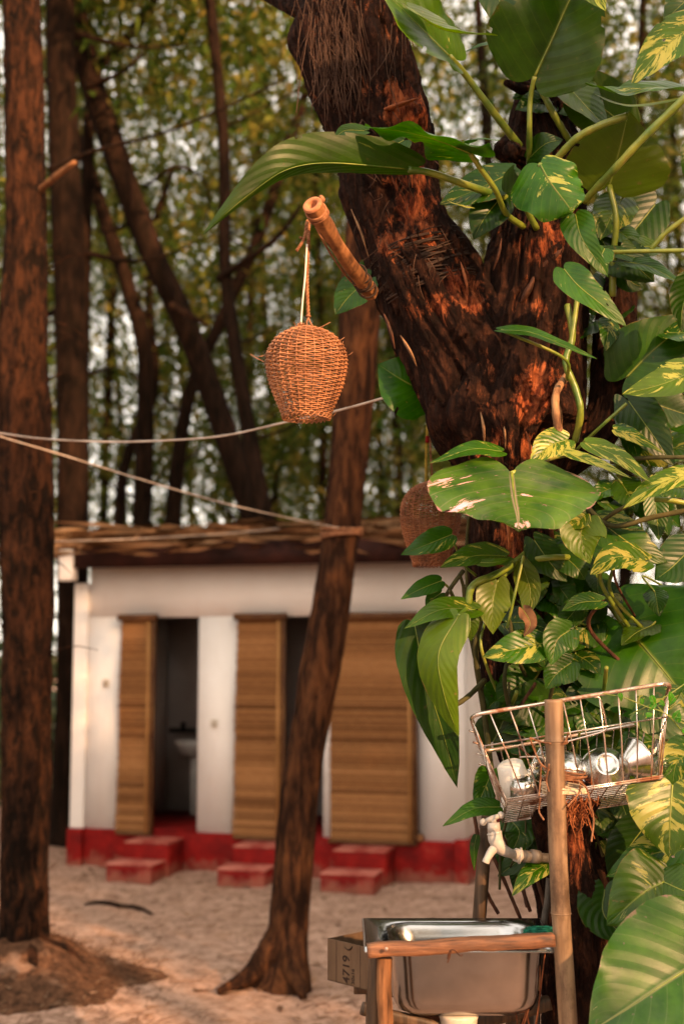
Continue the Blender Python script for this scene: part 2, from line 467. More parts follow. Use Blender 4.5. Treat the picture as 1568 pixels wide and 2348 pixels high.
# ------------------------------------------------------------------ the ground
T1X, T1Y = P(60, 2250, 6.8).x, 6.8
def gh(x, y):
    h = 0.0
    d2 = (x - T1X) ** 2 + (y - T1Y) ** 2
    h += 0.21 * math.exp(-d2 / 0.17) + 0.05 * math.exp(-d2 / 1.2)
    if y < 18 and abs(x) < 8:
        q = Vector((x * 3.2, y * 3.2, 0))
        h += 0.022 * noise.noise(q) + 0.010 * noise.noise(q * 2.7)
        if 4 < y < 13: h += 0.006 * noise.noise(q * 6)
    return h
def axis(lo, hi, step, far):
    a = list(np.arange(lo, hi, step)); s = step; p = a[-1]; up = []
    while p < far: s *= 1.35; p += s; up.append(p)
    s = step; p = a[0]; dn = []
    while p > -far: s *= 1.35; p -= s; dn.append(p)
    return dn[::-1] + a + up
xs = axis(-4, 4, .05, 900); ys = axis(2.5, 14, .05, 900)
g = MB(); nx, ny = len(xs), len(ys)
g.v = [(x, y, gh(x, y)) for y in ys for x in xs]
g.f = [(j * nx + i, j * nx + i + 1, (j + 1) * nx + i + 1, (j + 1) * nx + i) for j in range(ny - 1) for i in range(nx - 1)]
g.mi = [0] * len(g.f)
tag(g.build('ground', M['ground']), kind='structure')

# litter
rg = random.Random(3)
lt = MB()
for k in range(16000):
    y = 4.2 + 9 * rg.random() ** 1.1; x = rg.uniform(-3.2, 2.2) * (y / 8)
    near_tree = math.hypot(x - T1X, y - T1Y) < .75
    if not near_tree and noise.noise(Vector((x * 1.5, y * 2.5, 3))) < -.05 and rg.random() < .8: continue
    a = rg.uniform(0, PI); L = rg.uniform(.03, .12); wd = rg.uniform(.003, .008)
    z = gh(x, y) + .004
    dx, dy = math.cos(a) * L / 2, math.sin(a) * L / 2; ex, ey = -math.sin(a) * wd, math.cos(a) * wd
    zz = rg.uniform(0, .012)
    lt.add([(x - dx, y - dy, z), (x + dx, y + dy, z + zz), (x + ex, y + ey, z + zz * .6 + .003)], [(0, 1, 2)])
for k in range(420):      # dry curled leaves and bits of bark
    y = 4.4 + 8 * rg.random() ** 1.2; x = rg.uniform(-3.2, 2.2) * (y / 8); a = rg.uniform(0, 2 * PI); L = rg.uniform(.02, .05)
    u_ = Vector((math.cos(a), math.sin(a), rg.uniform(-.1, .4))) * L; w_ = Vector((-math.sin(a), math.cos(a), rg.uniform(.2, .6))) * L * .4; p = Vector((x, y, gh(x, y) + .006))
    lt.add([p - u_, p + w_, p + u_, p - w_ + Vector((0, 0, L * .3)), p], [(0, 4, 1), (1, 4, 2), (2, 4, 3), (3, 4, 0)])
for k in range(70):       # thin twigs
    y = 4.6 + 7 * rg.random(); x = rg.uniform(-3.0, 2.0) * (y / 8); a = rg.uniform(-.6, .6) + (PI / 2 if rg.random() < .3 else 0); L = rg.uniform(.08, .3)
    d = Vector((math.cos(a), math.sin(a), 0)) * L; p = Vector((x, y, gh(x, y) + .008)); lt.tube([p, p + d * .5 + Vector((0, 0, .008)), p + d], [.004, .003, .0015], 4)
tag(lt.build('leaf_litter', M['litter'], smooth=False), kind='stuff')
md = MB(); nr_, na_ = 22, 60
for i in range(nr_):
    for j in range(na_):
        a = 2 * PI * j / na_; r = (.60 + .2 * noise.noise(Vector((math.cos(a) * 1.7, math.sin(a) * 1.7, 2)))) * i / (nr_ - 1)
        x = T1X + r * math.cos(a) * 1.05; y = T1Y + r * math.sin(a); e = i / (nr_ - 1)
        md.v.append((x, y, gh(x, y) + .055 * (1 - e) - .004 * (e > .97) + .022 * noise.noise(Vector((x * 14, y * 14, 1))) * (1 - e * e) + .01 * noise.noise(Vector((x * 40, y * 40, 1))) * (1 - e)))
md.f = [(i * na_ + j, (i + 1) * na_ + j, (i + 1) * na_ + (j + 1) % na_, i * na_ + (j + 1) % na_) for i in range(nr_ - 1) for j in range(na_)]; md.mi = [0] * len(md.f)
tag(md.build('litter_mound', M['mound']), kind='stuff')
dm = MB()
for k in range(2600):
    a = rg.uniform(0, 2 * PI); r = abs(rg.gauss(0, .38)); x = T1X + math.cos(a) * r; y = T1Y + math.sin(a) * r
    L = rg.uniform(.04, .14); b = rg.uniform(0, PI); z = gh(x, y)
    d = Vector((math.cos(b), math.sin(b), rg.uniform(-.2, .5))) * L; e = Vector((-math.sin(b), math.cos(b), .3)) * .006
    p = Vector((x, y, z)); dm.add([p, p + d, p + d * .5 + e], [(0, 1, 2)])
tag(dm.build('needle_litter', M['mound'], smooth=False), kind='stuff')
# fallen stick
s = MB(); pts = cr(PP([(195, 2062, 9.05), (240, 2058, 9.1), (300, 2066, 9.0), (350, 2083, 8.75)]), 14)
pts[:, 2] = [gh(p[0], p[1]) + .02 for p in pts]
s.tube(pts, [.008, .016, .014, .008], 7)
o = s.build('fallen_branch', M['bark_far']); tag(o, 'thin dark fallen stick lying on the sand in front of the hut', 'stick')

# ------------------------------------------------------------------ the hut
O2 = Vector((-2.2, 10.85, 0)); E = Vector((3.12, -.85, 0)).normalized(); NN = Vector((E.y, -E.x, 0))
if NN.y > 0: NN = -NN
def fu(x, out=0.0):   # position along the facade that is seen at picture column x
    k = (x - 784) / F; o_ = O2 + NN * out
    return (k * o_.y - o_.x) / (E.x - k * E.y)
def HP(u, out, z): return O2 + E * u + NN * out + Vector((0, 0, z))
rotH = Matrix(((E.x, -NN.x, 0), (E.y, -NN.y, 0), (0, 0, 1)))
def hbox(mb, u0, u1, o0, o1, z0, z1, m=0):
    mb.box(HP((u0 + u1) / 2, (o0 + o1) / 2, (z0 + z1) / 2), (abs(u1 - u0), abs(o1 - o0), z1 - z0), rotH, m)
hut = thing('hut', HP(1.6, 0, 0), 'low white flat-roofed hut with a red base and three doorways', 'hut')
UL, UR = fu(208), fu(1060)
ZP, ZD, ZT = .30, 2.0, 2.42
doors = [(fu(285), fu(458)), (fu(550), fu(742)), (fu(762), fu(955))]
wall = MB(); TH = .14
us = [UL] + [q for d in doors for q in d] + [UR]
for i in range(0, len(us), 2):
    hbox(wall, us[i], us[i + 1], 0, -TH, ZP, ZD)
hbox(wall, UL, UR, 0, -TH, ZD, ZT)
wall.build('wall', M['plaster'], hut)
sw = MB(); hbox(sw, UR - TH, UR - .003, -TH - .001, -1.9, ZP, ZT); sw.build('side_wall', M['plaster'], hut)
sw = MB(); hbox(sw, UL + .003, UL + TH, -TH - .001, -1.9, ZP, ZT)
sw.build('side_wall', M['plaster'], hut)
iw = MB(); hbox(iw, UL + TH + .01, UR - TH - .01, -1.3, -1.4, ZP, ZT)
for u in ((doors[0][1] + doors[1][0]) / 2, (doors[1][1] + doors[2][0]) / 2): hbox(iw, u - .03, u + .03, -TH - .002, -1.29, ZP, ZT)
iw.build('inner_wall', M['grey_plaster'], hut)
fl = MB(); hbox(fl, UL + .02, UR - .02, -.02, -1.3, ZP - .05, ZP + .002)
fl.build('floor', M['red'], hut)
pl = MB(); hbox(pl, UL - .002, UR + .002, .03, -.1, -.1, ZP); hbox(pl, UR - .1, UR + .03, -.1, -1.95, -.1, ZP)
hbox(pl, UL - .03, UL + .1, -.1, -1.95, -.1, ZP)
pl.build('plinth', M['red'], hut, bevel=.01)
pil = MB(); hbox(pil, fu(178), UL + .001, .05, -.12, ZP + .002, 2.28); pil.build('pillar', M['plaster'], hut, bevel=.008)
pil = MB(); hbox(pil, fu(176), UL + .004, .08, -.14, -.1, ZP + .001); pil.build('pillar_base', M['red'], hut, bevel=.008)
pil = MB(); hbox(pil, UR - .07, UR + .035, .09, -.05, -.1, ZP + .02); pil.build('pillar_base', M['red'], hut, bevel=.008)
# roof
rf = MB(); hbox(rf, UL - .32, UR + .55, .28, -2.1, ZT + .1, ZT + .16); ro = rf.build('roof', M['fascia'], hut)
fa = MB(); hbox(fa, UL - .03, UR + .50, .30, .25, ZT - .03, ZT + .14); fa.build('fascia_board', M['fascia'], ro)
fa = MB(); hbox(fa, UL - .13, UL - .005, .32, .22, ZT - .13, ZT + .13); fa.build('beam_end', M['plaster'], ro, bevel=.01)
th = MB(); r2 = random.Random(5)
for k in range(2200):
    u = r2.uniform(UL - .45, UR + .6); o_ = r2.uniform(-1.9, .38); z = ZT + .165 + r2.random() ** 1.6 * .15
    if o_ > .2: z -= r2.random() * .13
    L = r2.uniform(.2, .8); a = r2.gauss(0, .35) if r2.random() < .75 else r2.uniform(-1.2, 1.2)
    d = (E * math.cos(a) + NN * math.sin(a)) * L + Vector((0, 0, r2.gauss(0, .035)))
    p = HP(u, o_, z) - d * .5; wv = (d.cross(Vector((0, 0, 1)))).normalized() * r2.uniform(.006, .02)
    th.add([p - wv, p + wv, p + d * .5 + wv * 1.1 + Vector((0, 0, .02)), p + d, p + d * .5 - wv * 1.1 - Vector((0, 0, .012))], [(0, 1, 2, 4), (4, 2, 3)])
tag(th.build('thatch', M['thatch'], ro, smooth=False), kind='stuff')
for k in range(26):
    q = MB(); u = UL - .3 + (UR - UL + .8) * (k + r2.random()) / 26; L = r2.uniform(.35, .9)
    p = HP(u, r2.uniform(.1, .36), ZT + .17 + r2.uniform(0, .10)); d = E * L + Vector((0, 0, r2.gauss(0, .03)))
    q.tube(cr([p, p + d * .5 + Vector((0, 0, r2.gauss(0, .02))), p + d], 7), [.008, .016, .005], 6, flat=.5)
    q.build('palm_frond', M['thatch'], ro)
# steps (each block a flight of two treads)
for x, wdt in ((297, .37), (540, .37), (765, .40)):
    u0 = fu(x, .33) ; st = thing('steps', HP(u0 + wdt / 2, .3, 0), '', 'steps')
    q = MB(); hbox(q, u0, u0 + wdt, .032, .34, -.05, .245); q.build('upper_step', M['red'], st, bevel=.012)
    q = MB(); hbox(q, u0 - .02, u0 + wdt - .02, .341, .62, -.05, .12); q.build('lower_step', M['red'], st, bevel=.012)
    q = MB(); hbox(q, u0 - .002, u0 + wdt + .002, .034, .343, .245, .259); q.build('tread', M['pale_red'], st, bevel=.005)
    q = MB(); hbox(q, u0 - .022, u0 + wdt - .018, .344, .623, .12, .133); q.build('tread', M['pale_red'], st, bevel=.005)
    st['label'] = {297: 'red concrete steps at the leftmost doorway, with the dark opening above', 540: 'red concrete steps half hidden by the leaning tree trunk', 765: 'red concrete steps below the widest bamboo blind, right of the leaning tree'}[x]
    st['group'] = 'red steps of the hut'
# blinds
def blind(x0, x1, label, seed, lean=0.0):
    rr = random.Random(seed); u0, u1 = fu(x0, .05), fu(x1, .05)
    root = thing('bamboo_blind', HP((u0 + u1) / 2, .05, ZP), label, 'blind', 'roll-down bamboo blinds in the hut doorways')
    n = 150; zb, zt = ZP - .015, ZD + .0; q = MB()
    for i in range(n):
        z0 = zb + (zt - zb) * i / n; h = (zt - zb) / n
        off = .045 + .012 * math.sin(i * .07 + seed) + rr.uniform(-.002, .002)
        j0 = rr.uniform(-.006, .006) - lean * (1 - i / n); j1 = rr.uniform(-.004, .004)
        a = [HP(u0 + j0, off, z0), HP(u1 + j1, off, z0), HP(u1 + j1, off + .004, z0 + h * .45), HP(u0 + j0, off + .004, z0 + h * .45), HP(u1 + j1, off, z0 + h * .9), HP(u0 + j0, off, z0 + h * .9)]
        q.add(a, [(0, 1, 2, 3), (3, 2, 4, 5)])
    bk = HP(u0, .03, 0)
    q.add([HP(u0, .036, zb), HP(u1, .036, zb), HP(u1, .036, zt), HP(u0, .036, zt)], [(0, 1, 2, 3)])
    tag(q.build('reed_slats', M['reed'], root, smooth=False), kind='stuff')
    q = MB(); hbox(q, u1 - .055, u1 - .03, .07, .058, zb, zt - .02); q.build('edge_tape', M['blind_tape'], root)
    q = MB(); hbox(q, u1 - .012, u1 + .012, .075, .03, zb, zt); q.build('edge_strip', M['blind_edge'], root)
    q = MB(); hbox(q, u0 - .02, u1 + .02, .085, .03, zt - .03, zt + .02); q.build('top_rail', M['blind_edge'], root)
    q = MB(); q.tube([HP(u0 - .01, .055, zb - .005), HP(u1 + .01, .055, zb - .005)], .014, 8); q.build('bottom_roll', M['blind_edge'], root)
blind(280, 356, 'narrow bamboo blind half closing the leftmost doorway', 1, .02)
blind(545, 652, 'bamboo blind just left of the leaning tree trunk', 2, .03)
blind(757, 950, 'widest bamboo blind, right of the leaning tree, fully closing its doorway', 3)
# door frames, wall fittings, inner basin
q = MB(); hbox(q, doors[0][0], doors[0][1], .035, -.06, ZP + .003, ZP + .02); q.build('threshold', M['red'], hut)
for x, y in ((247, 1565), (494, 1655)):
    u = fu(x, .02); z = CAMZ - (y - 1500) / F * HP(u, 0, 0).y
    q = MB(); hbox(q, u - .025, u + .025, .022, .001, z - .03, z + .03); q.box(HP(u, .03, z), (.018, .016, .012), rotH); q.build('wall_hook', M['drain'], hut, bevel=.004)
bs = thing('wash_basin', HP(fu(430), -1.0, .9), 'small pale wash basin inside the dark open doorway of the hut', 'basin')
q = MB(); Mx = Matrix.Translation(HP(fu(445, -1.0), -1.05, .82))
q.lathe([(.02, -.02), (.10, 0), (.16, .07), (.175, .13), (.16, .13), (.13, .05), (.02, .02)], 20, Mx); q.build('bowl', M['porcelain'], bs)
q = MB(); q.tube([HP(fu(445, -1.0), -1.05, .3), HP(fu(445, -1.0), -1.05, .8)], .03, 10); q.build('pedestal', M['porcelain'], bs)
q = MB(); c0 = HP(fu(405, -1.0), -1.2, 1.02)
q.tube([c0 - E * .13, c0 + E * .12], .02, 8); q.tube([c0, c0 + Vector((0, 0, .07))], .02, 8); q.build('tap', M['black'], bs)
# rope-end fitting at the right end of the plinth
q = MB(); hbox(q, fu(955), fu(968), .06, .01, ZP + .002, ZP + .05); q.build('door_stop', M['branch_wood'], hut, bevel=.006)

# ------------------------------------------------------------------ trees
def trunk_disp(seed, amp=.10, fz=2.0, k=3.0):
    def f(i, j, th, p, r, nrm):
        q = Vector((math.cos(th) * k, math.sin(th) * k, p.z * fz + seed * 9.1))
        return r * (1 + amp * noise.fractal(q, 1.0, 2.0, 3) + amp * .6 * noise.noise(q * 3.7))
    return f
def crown_mesh(name, seed, rad, zlo, zhi, clumps, tufts, L=.34, wd=.02):
    r = random.Random(seed); q = MB(); V = []; Fc = []
    for c in range(clumps):
        a = r.uniform(0, 2 * PI); hz = r.random(); z = zlo + (zhi - zlo) * hz
        rr = rad * math.sqrt(r.random()) * (1 - .45 * abs(hz - .4)); c0 = Vector((rr * math.cos(a), rr * math.sin(a), z))
        sx_ = r.uniform(.12, .5); sz_ = r.uniform(.10, .45)
        for t_ in range(int(tufts * r.uniform(.5, 1.4))):
            p = c0 + Vector((r.gauss(0, sx_), r.gauss(0, sx_), r.gauss(0, sz_)))
            d = Vector((r.gauss(0, .8), r.gauss(0, .8), -.4 + r.gauss(0, .7))).normalized() * L * r.uniform(.5, 1.3)
            s_ = Vector((r.gauss(0, 1), r.gauss(0, 1), r.gauss(0, .3))).normalized() * wd * r.uniform(.6, 1.6)
            k = len(V); V += [p - s_, p + s_, p + d]; Fc.append((k, k + 1, k + 2))
    q.v = [tuple(v_) for v_ in V]; q.f = Fc; q.mi = [0] * len(Fc)
    me = q.mesh(name, Vector((0, 0, 0)), False); me.materials.append(M['needles'])
    return me
crowns = [crown_mesh('crown', s_, 2.4, 2.4, 13.5, 105, 80, .18, .032) for s_ in (11, 12, 13)]
crowns_low = [crown_mesh('crown', s_, 1.9, 2.0, 9, 75, 75, .17, .030) for s_ in (21, 22)]
crown_dense = [crown_mesh('crown', s_, 2.5, 3.0, 14.5, 230, 120, .26, .045) for s_ in (31, 32)]

def tree(path, label, cat='tree', crown=None, mat='bark_far', group=None, seg=14, n=26, twigs=0, seed=0, amp=.10, cz=0):
    """path: (x,y,D,width_px)"""
    base = path[-1]
    D = base[2]
    pts = [list(P(x, y, d)) + [px(d, w_) / 2] for x, y, d, w_ in path]
    # run the stem on down to the ground
    b = pts[-1]
    g0 = gh(b[0], b[1])
    if b[2] > .05 + g0: pts.append([b[0] + (b[0] - pts[-2][0]) * .3, b[1], g0 - .05, b[3] * 1.25])
    a = cr(pts, n)
    root = thing('casuarina_tree', (a[-1][0], a[-1][1], 0), label, cat, group)
    q = MB(); q.tube([Vector(v_[:3]) for v_ in a], [max(v_[3], .004) for v_ in a], seg, disp=trunk_disp(seed, amp))
    q.build('trunk', M[mat], root)
    r = random.Random(seed * 7 + 1)
    for k in range(twigs):
        i = r.randrange(2, n - 6); p = Vector(a[i][:3]); rad = a[i][3]
        an = r.uniform(0, 2 * PI); L = r.uniform(.5, 1.8); d = Vector((math.cos(an), math.sin(an) * .6, r.uniform(-.2, .7)))
        q = MB(); q.tube(cr([p, p + d * L * .5 + Vector((0, 0, -.05)), p + d * L + Vector((0, 0, r.uniform(-.2, .3)))], 8), [rad * .25, rad * .12, .004], 6)
        q.build('branch', M[mat], root)
    if crown is not None:
        top = a[0]; c = bpy.data.objects.new('crown', crown); col.objects.link(c); c.parent = root
        c.location = (top[0] - a[-1][0], top[1] - a[-1][1], cz); c.rotation_euler = (0, 0, r.uniform(0, 6))
    return root

# near-left trunk with litter round its foot
tl = tree([(48, -120, 6.8, 84), (55, 200, 6.8, 92), (60, 500, 6.8, 96), (55, 800, 6.8, 112), (62, 1150, 6.8, 122), (64, 1450, 6.8, 112), (60, 1800, 6.8, 105), (57, 2050, 6.8, 108), (56, 2170, 6.8, 116), (56, 2215, 6.8, 170), (56, 2290, 6.8, 290)],
     'tall shaggy-barked tree at the left edge with a mound of litter at its foot', crown=crowns_low[0], mat='bark_left', seg=56, n=150, seed=1, amp=.13, cz=6.5)
q = MB(); q.tube(cr(PP([(80, 448, 6.8), (125, 408, 6.65), (172, 372, 6.5)]), 10), [px(6.6, 9), px(6.6, 8), px(6.6, 6)], 10, disp=trunk_disp(3)); q.build('branch_stub', M['branch_wood'], tl)
for a_, L_ in ((-2.6, .34), (-1.2, .36), (-.35, .40), (2.6, .3)):
    q = MB(); c_ = Vector((T1X, T1Y, 0)); d = Vector((math.cos(a_), math.sin(a_), 0)); e1 = c_ + d * L_
    q.tube(cr([c_ + Vector((0, 0, .40)) + d * .03, c_ + Vector((0, 0, .25)) + d * .09, Vector((*(c_ + d * L_ * .6).xy, gh(*(c_ + d * L_ * .6).xy) + .02)), Vector((*e1.xy, gh(*e1.xy) - .03))], 20), [.06, .05, .03, .01], 16, disp=trunk_disp(int(a_ * 7) + 30, .18, 8)); q.build('root', M['bark_left'], tl)
r3 = random.Random(9)
q = MB()
for k in range(420):      # loose curls of bark and fine twigs clinging to the trunk
    y = r3.choice([r3.uniform(60, 900), r3.uniform(700, 1500), r3.uniform(1500, 2200)])
    x0 = r3.uniform(8, 118); d0 = 6.8 - math.sqrt(max(0, .0185 - ((x0 - 60) * px(6.8)) ** 2)) - .01
    p = P(x0, y, d0); L = r3.uniform(.015, .06)
    d = Vector((r3.gauss(0, .5), r3.gauss(-.1, .2), r3.gauss(0, .8))) * L
    q.tube([p, p + d * .5 + Vector((0, -.015, 0)), p + d], [.003, .002, .001], 3, cap=False)
tag(q.build('loose_bark', M['bark_mid'], tl), kind='stuff')
for k in range(14):
    y = r3.uniform(560, 1500); sgn = 1 if r3.random() < .8 else -1; p = P(60 + sgn * 52, y, 6.75)
    q = MB(); d = Vector((sgn * r3.uniform(.08, .3), r3.uniform(-.1, .1), r3.uniform(-.1, .15)))
    q.tube(cr([p, p + d * .5 + Vector((0, 0, .03)), p + d], 6), [.005, .003, .0015], 4); q.build('twig', M['bark_left'], tl)

tree([(138, -60, 12, 68), (145, 300, 12, 72), (160, 650, 12, 74), (168, 1000, 12, 74), (166, 1300, 12, 66), (160, 1600, 12, 62), (152, 1850, 12, 70)],
     'straight dark trunk standing behind the left corner of the hut', crown=crowns[0], seg=24, n=60, twigs=5, seed=2, cz=6)
T3 = tree([(120, -200, 13, 60), (165, 0, 13, 58), (215, 200, 13, 60), (285, 410, 13, 60), (345, 570, 13, 58), (415, 720, 13, 58), (478, 880, 13, 56), (530, 1030, 13, 60), (590, 1200, 13, 70), (640, 1400, 13, 80)],
     'thick dark trunk leaning from upper left down to behind the hut roof', crown=crowns[1], seg=20, n=60, twigs=6, seed=3, cz=7)
tree([(110, 180, 15, 24), (195, 360, 15, 30), (240, 500, 15, 34), (295, 660, 15, 36), (330, 790, 15, 38), (334, 950, 15, 40), (325, 1220, 15, 44), (320, 1500, 15, 46)],
     'thinner dark trunk bending upright left of the big leaning one', crown=crowns[2], seg=14, n=40, twigs=5, seed=4, cz=6)
tree([(470, -100, 12, 26), (490, 80, 12, 28), (508, 260, 12, 28), (516, 430, 12, 28), (516, 600, 12, 30), (540, 800, 12, 34), (572, 1000, 12, 38), (606, 1200, 12, 48), (630, 1400, 12, 52)],
     'slender wavy trunk rising left of the hanging wicker lantern', crown=crowns[0], seg=14, n=50, twigs=7, seed=5, cz=6)
tree([(760, 40, 16, 20), (695, 230, 16, 24), (640, 400, 16, 26), (590, 550, 16, 28), (505, 740, 16, 30), (430, 920, 16, 32), (395, 1200, 16, 38), (380, 1400, 16, 40)],
     'dark trunk slanting the other way, from behind the old tree down to the left', crown=crowns[1], seg=12, n=40, twigs=6, seed=6, cz=6)
tree([(400, 380, 17, 12), (355, 520, 17, 18), (342, 700, 17, 22), (352, 900, 17, 24), (280, 1100, 17, 26), (272, 1500, 17, 28)],
     'thin forked trunk between the leaning trunk and the upright one', crown=crowns_low[0], seg=10, n=30, twigs=4, seed=7, cz=4)
tree([(430, -160, 13.5, 16), (360, -10, 13.5, 24), (290, 90, 13.5, 24), (215, 190, 13.5, 24), (200, 420, 13.5, 30), (190, 800, 13.5, 34), (185, 1400, 13.5, 38)],
     'trunk with a limb crossing the top left corner of the picture', crown=crowns_low[1], seg=12, n=40, twigs=3, seed=8, cz=5)
for pth, w_, mm, par in (([(110, 388, 9), (220, 345, 9), (350, 312, 9), (500, 255, 9), (655, 180, 9)], 5, 'bark_far', tl), ([(395, 700, 12.8), (430, 720, 12.6), (478, 748, 12.4)], 9, 'bark_mid', T3), ([(330, 430, 12.5), (400, 385, 12.4), (455, 400, 12.4), (480, 450, 12.4), (470, 520, 12.4)], 5, 'bark_far', T3), ([(200, 200, 12.5), (280, 165, 12.4), (330, 120, 12.4)], 7, 'bark_far', T3), ([(500, 640, 12), (560, 600, 11.8), (640, 540, 11.6), (690, 470, 11.5)], 10, 'bark_far', T3)):
    q = MB(); q.tube(cr(PP(pth), 24), [px(pth[0][2], w_), px(pth[0][2], w_ * .8), px(pth[0][2], w_ * .45)], 7, disp=trunk_disp(w_, .15, 5)); q.build('branch', M[mm], par)
# leaning tree before the hut
tm = tree([(862, -150, 6.9, 78), (852, 150, 6.9, 82), (840, 450, 6.9, 88), (825, 700, 6.9, 94), (808, 950, 6.9, 92), (785, 1200, 6.9, 84), (757, 1400, 6.9, 86), (722, 1600, 6.9, 86), (690, 1800, 6.9, 84), (672, 2000, 6.9, 86), (662, 2120, 6.9, 90), (654, 2190, 6.9, 100), (648, 2240, 6.88, 122), (642, 2300, 6.86, 150)],
     'brown trunk leaning right in front of the hut, its right side lit orange', crown=crowns_low[1], mat='bark_mid', seg=56, n=150, seed=10, amp=.10, cz=7)
q = MB()
q.tube(cr(PP([(660, 2110, 6.9), (618, 2190, 6.86), (570, 2240, 6.8), (500, 2275, 6.72)]), 26), [px(6.9, 30), px(6.9, 34), px(6.9, 22), px(6.9, 8)], 24, disp=trunk_disp(4, .15, 6)); q.build('root', M['bark_mid'], tm)
q = MB()
q.tube(cr(PP([(665, 2120, 6.88), (676, 2220, 6.78), (696, 2290, 6.66)]), 16), [px(6.9, 34), px(6.9, 26), px(6.9, 8)], 18, disp=trunk_disp(5, .15, 6)); q.build('root', M['bark_mid'], tm)
q = MB()
for k in range(3):
    y = 1212 + k * 9; q.tube([P(783, y, 6.9) + Vector((math.cos(a) * px(6.9, 47), math.sin(a) * px(6.9, 47), .01 * math.sin(a + k))) for a in np.linspace(0, 2 * PI, 20)[:-1]], .008, 6, closed=True)
q.build('rope_lashing', M['rope'], tm)

# farther trunks, randomly placed, and the crowns of the forest behind
rt = random.Random(17)
far_l = 'slim dark casuarina trunk among many in the blurred forest behind the hut'
FL = {2: 'blurred forest trunk rising behind the left end of the hut roof', 4: 'blurred forest trunk rising just right of the leaning trunk behind the roof', 5: 'slim blurred trunk rising over the middle of the hut roof', 8: 'blurred trunk just left of the orange-lit leaning tree, above the roof',
      9: 'blurred trunk seen between the hanging lantern tree and the leaning old limb', 10: 'slim trunk behind the smaller wicker lantern', 14: 'dark forest trunk standing close behind the old tree', 15: 'blurred trunk behind the vine leaves in the upper right', 16: 'blurred trunk between the vine leaves near the right edge', 17: 'blurred forest trunk at the upper right corner', 13: 'blurred trunk hidden mostly behind the fork of the old tree'}
fx = [(-60, 24), (20, 30), (230, 22), (295, 26), (450, 30), (560, 20), (640, 24), (700, 32), (735, 20), (880, 26), (925, 18), (965, 28), (1010, 34), (1075, 22), (1180, 14), (1320, 20), (1430, 16), (1520, 26), (1590, 22), (1150, 40), (1380, 38), (820, 40), (400, 40), (100, 36)]
for i, (x, D) in enumerate(fx):
    lean = rt.gauss(0, 40); top = -200; wv = .17 * F / D * rt.uniform(.7, 1.15)
    tree([(x + lean * 1.6 + rt.gauss(0, 15), top, D, wv * .5), (x + lean + rt.gauss(0, 10), 400, D, wv * .75), (x + lean * .4, 900, D, wv * .9), (x, 1400, D, wv)], FL.get(i, far_l),
         crown=rt.choice(crowns if D > 16 else crowns_low), group='distant casuarina trees behind the hut', seg=8, n=16, twigs=3, seed=40 + i, amp=.05, cz=rt.uniform(-.5, 2.2))
# crowns fill (further trees, off to the sides and deeper)
for i in range(26):
    D = rt.uniform(20, 50); x = rt.uniform(-350, 1900)
    k = (x - 784) / F * D
    root = thing('casuarina_tree', (k, D, 0), far_l, 'tree', 'distant casuarina trees behind the hut')
    q = MB(); q.tube(cr([(k, D, -.05), (k + rt.gauss(0, .3), D, 5), (k + rt.gauss(0, .8), D, 11)], 9), [.08, .045, .02], 7); q.build('trunk', M['bark_far'], root)
    c = bpy.data.objects.new('crown', rt.choice(crowns)); col.objects.link(c); c.parent = root
    c.location = (0, 0, rt.uniform(-.5, 4.0)); c.rotation_euler = (0, 0, rt.uniform(0, 6))
for i in range(26):
    D = rt.uniform(13, 44); x = rt.choice([rt.uniform(1700, 3000), rt.uniform(1650, 2400), rt.uniform(-1400, -250)])
    k = (x - 784) / F * D
    root = thing('casuarina_tree', (k, D, 0), 'tall casuarina just outside the picture, beyond its side edges', 'tree', 'casuarinas beside the view')
    q = MB(); q.tube(cr([(k, D, -.05), (k + rt.gauss(0, .3), D, 5), (k + rt.gauss(0, .8), D, 11)], 9), [.12, .07, .03], 7); q.build('trunk', M['bark_far'], root)
    c = bpy.data.objects.new('crown', rt.choice(crowns)); col.objects.link(c); c.parent = root
    c.location = (0, 0, rt.uniform(-1, 2)); c.rotation_euler = (0, 0, rt.uniform(0, 6))
# undergrowth
def bush(x, y, s_, seed, label):
    r = random.Random(seed); q = MB()
    for k in range(1500):
        p = Vector((r.gauss(0, .5), r.gauss(0, .5), abs(r.gauss(.5, .4)))) * s_ + Vector((x, y, 0))
        d = Vector((r.gauss(0, 1), r.gauss(0, 1), r.gauss(0, 1))).normalized() * .10 * s_; e = d.cross(Vector((r.gauss(0, 1), r.gauss(0, 1), 1))).normalized() * .03 * s_
        q.add([p - d, p + e, p + d, p - e], [(0, 1, 2, 3)])
    root = thing('bush', (x, y, 0), label, 'bush', 'low bushes under the trees behind the hut')
    tag(q.build('leaves', M['bush'], root, smooth=False), kind='stuff')
    q = MB()
    for k in range(6): q.tube([Vector((x, y, -.02)), Vector((x + r.gauss(0, .3) * s_, y + r.gauss(0, .3) * s_, .8 * s_))], .015, 5)
    q.build('stems', M['bark_far'], root)
for i, (x, y, s_) in enumerate([(-3.6, 16, 1.1), (-5, 18, 1.3), (-6.5, 22, 1.7), (-4.8, 25, 1.6), (-8, 27, 1.8), (-2, 24, 1.5), (1.5, 22, 1.6), (3.4, 20, 1.5), (5.6, 19, 1.5), (7, 23, 1.8), (2.8, 15, 1.0), (0, 28, 1.8)]):
    bush(x, y, s_, 60 + i, 'low leafy bush in the blurred undergrowth beyond the hut')
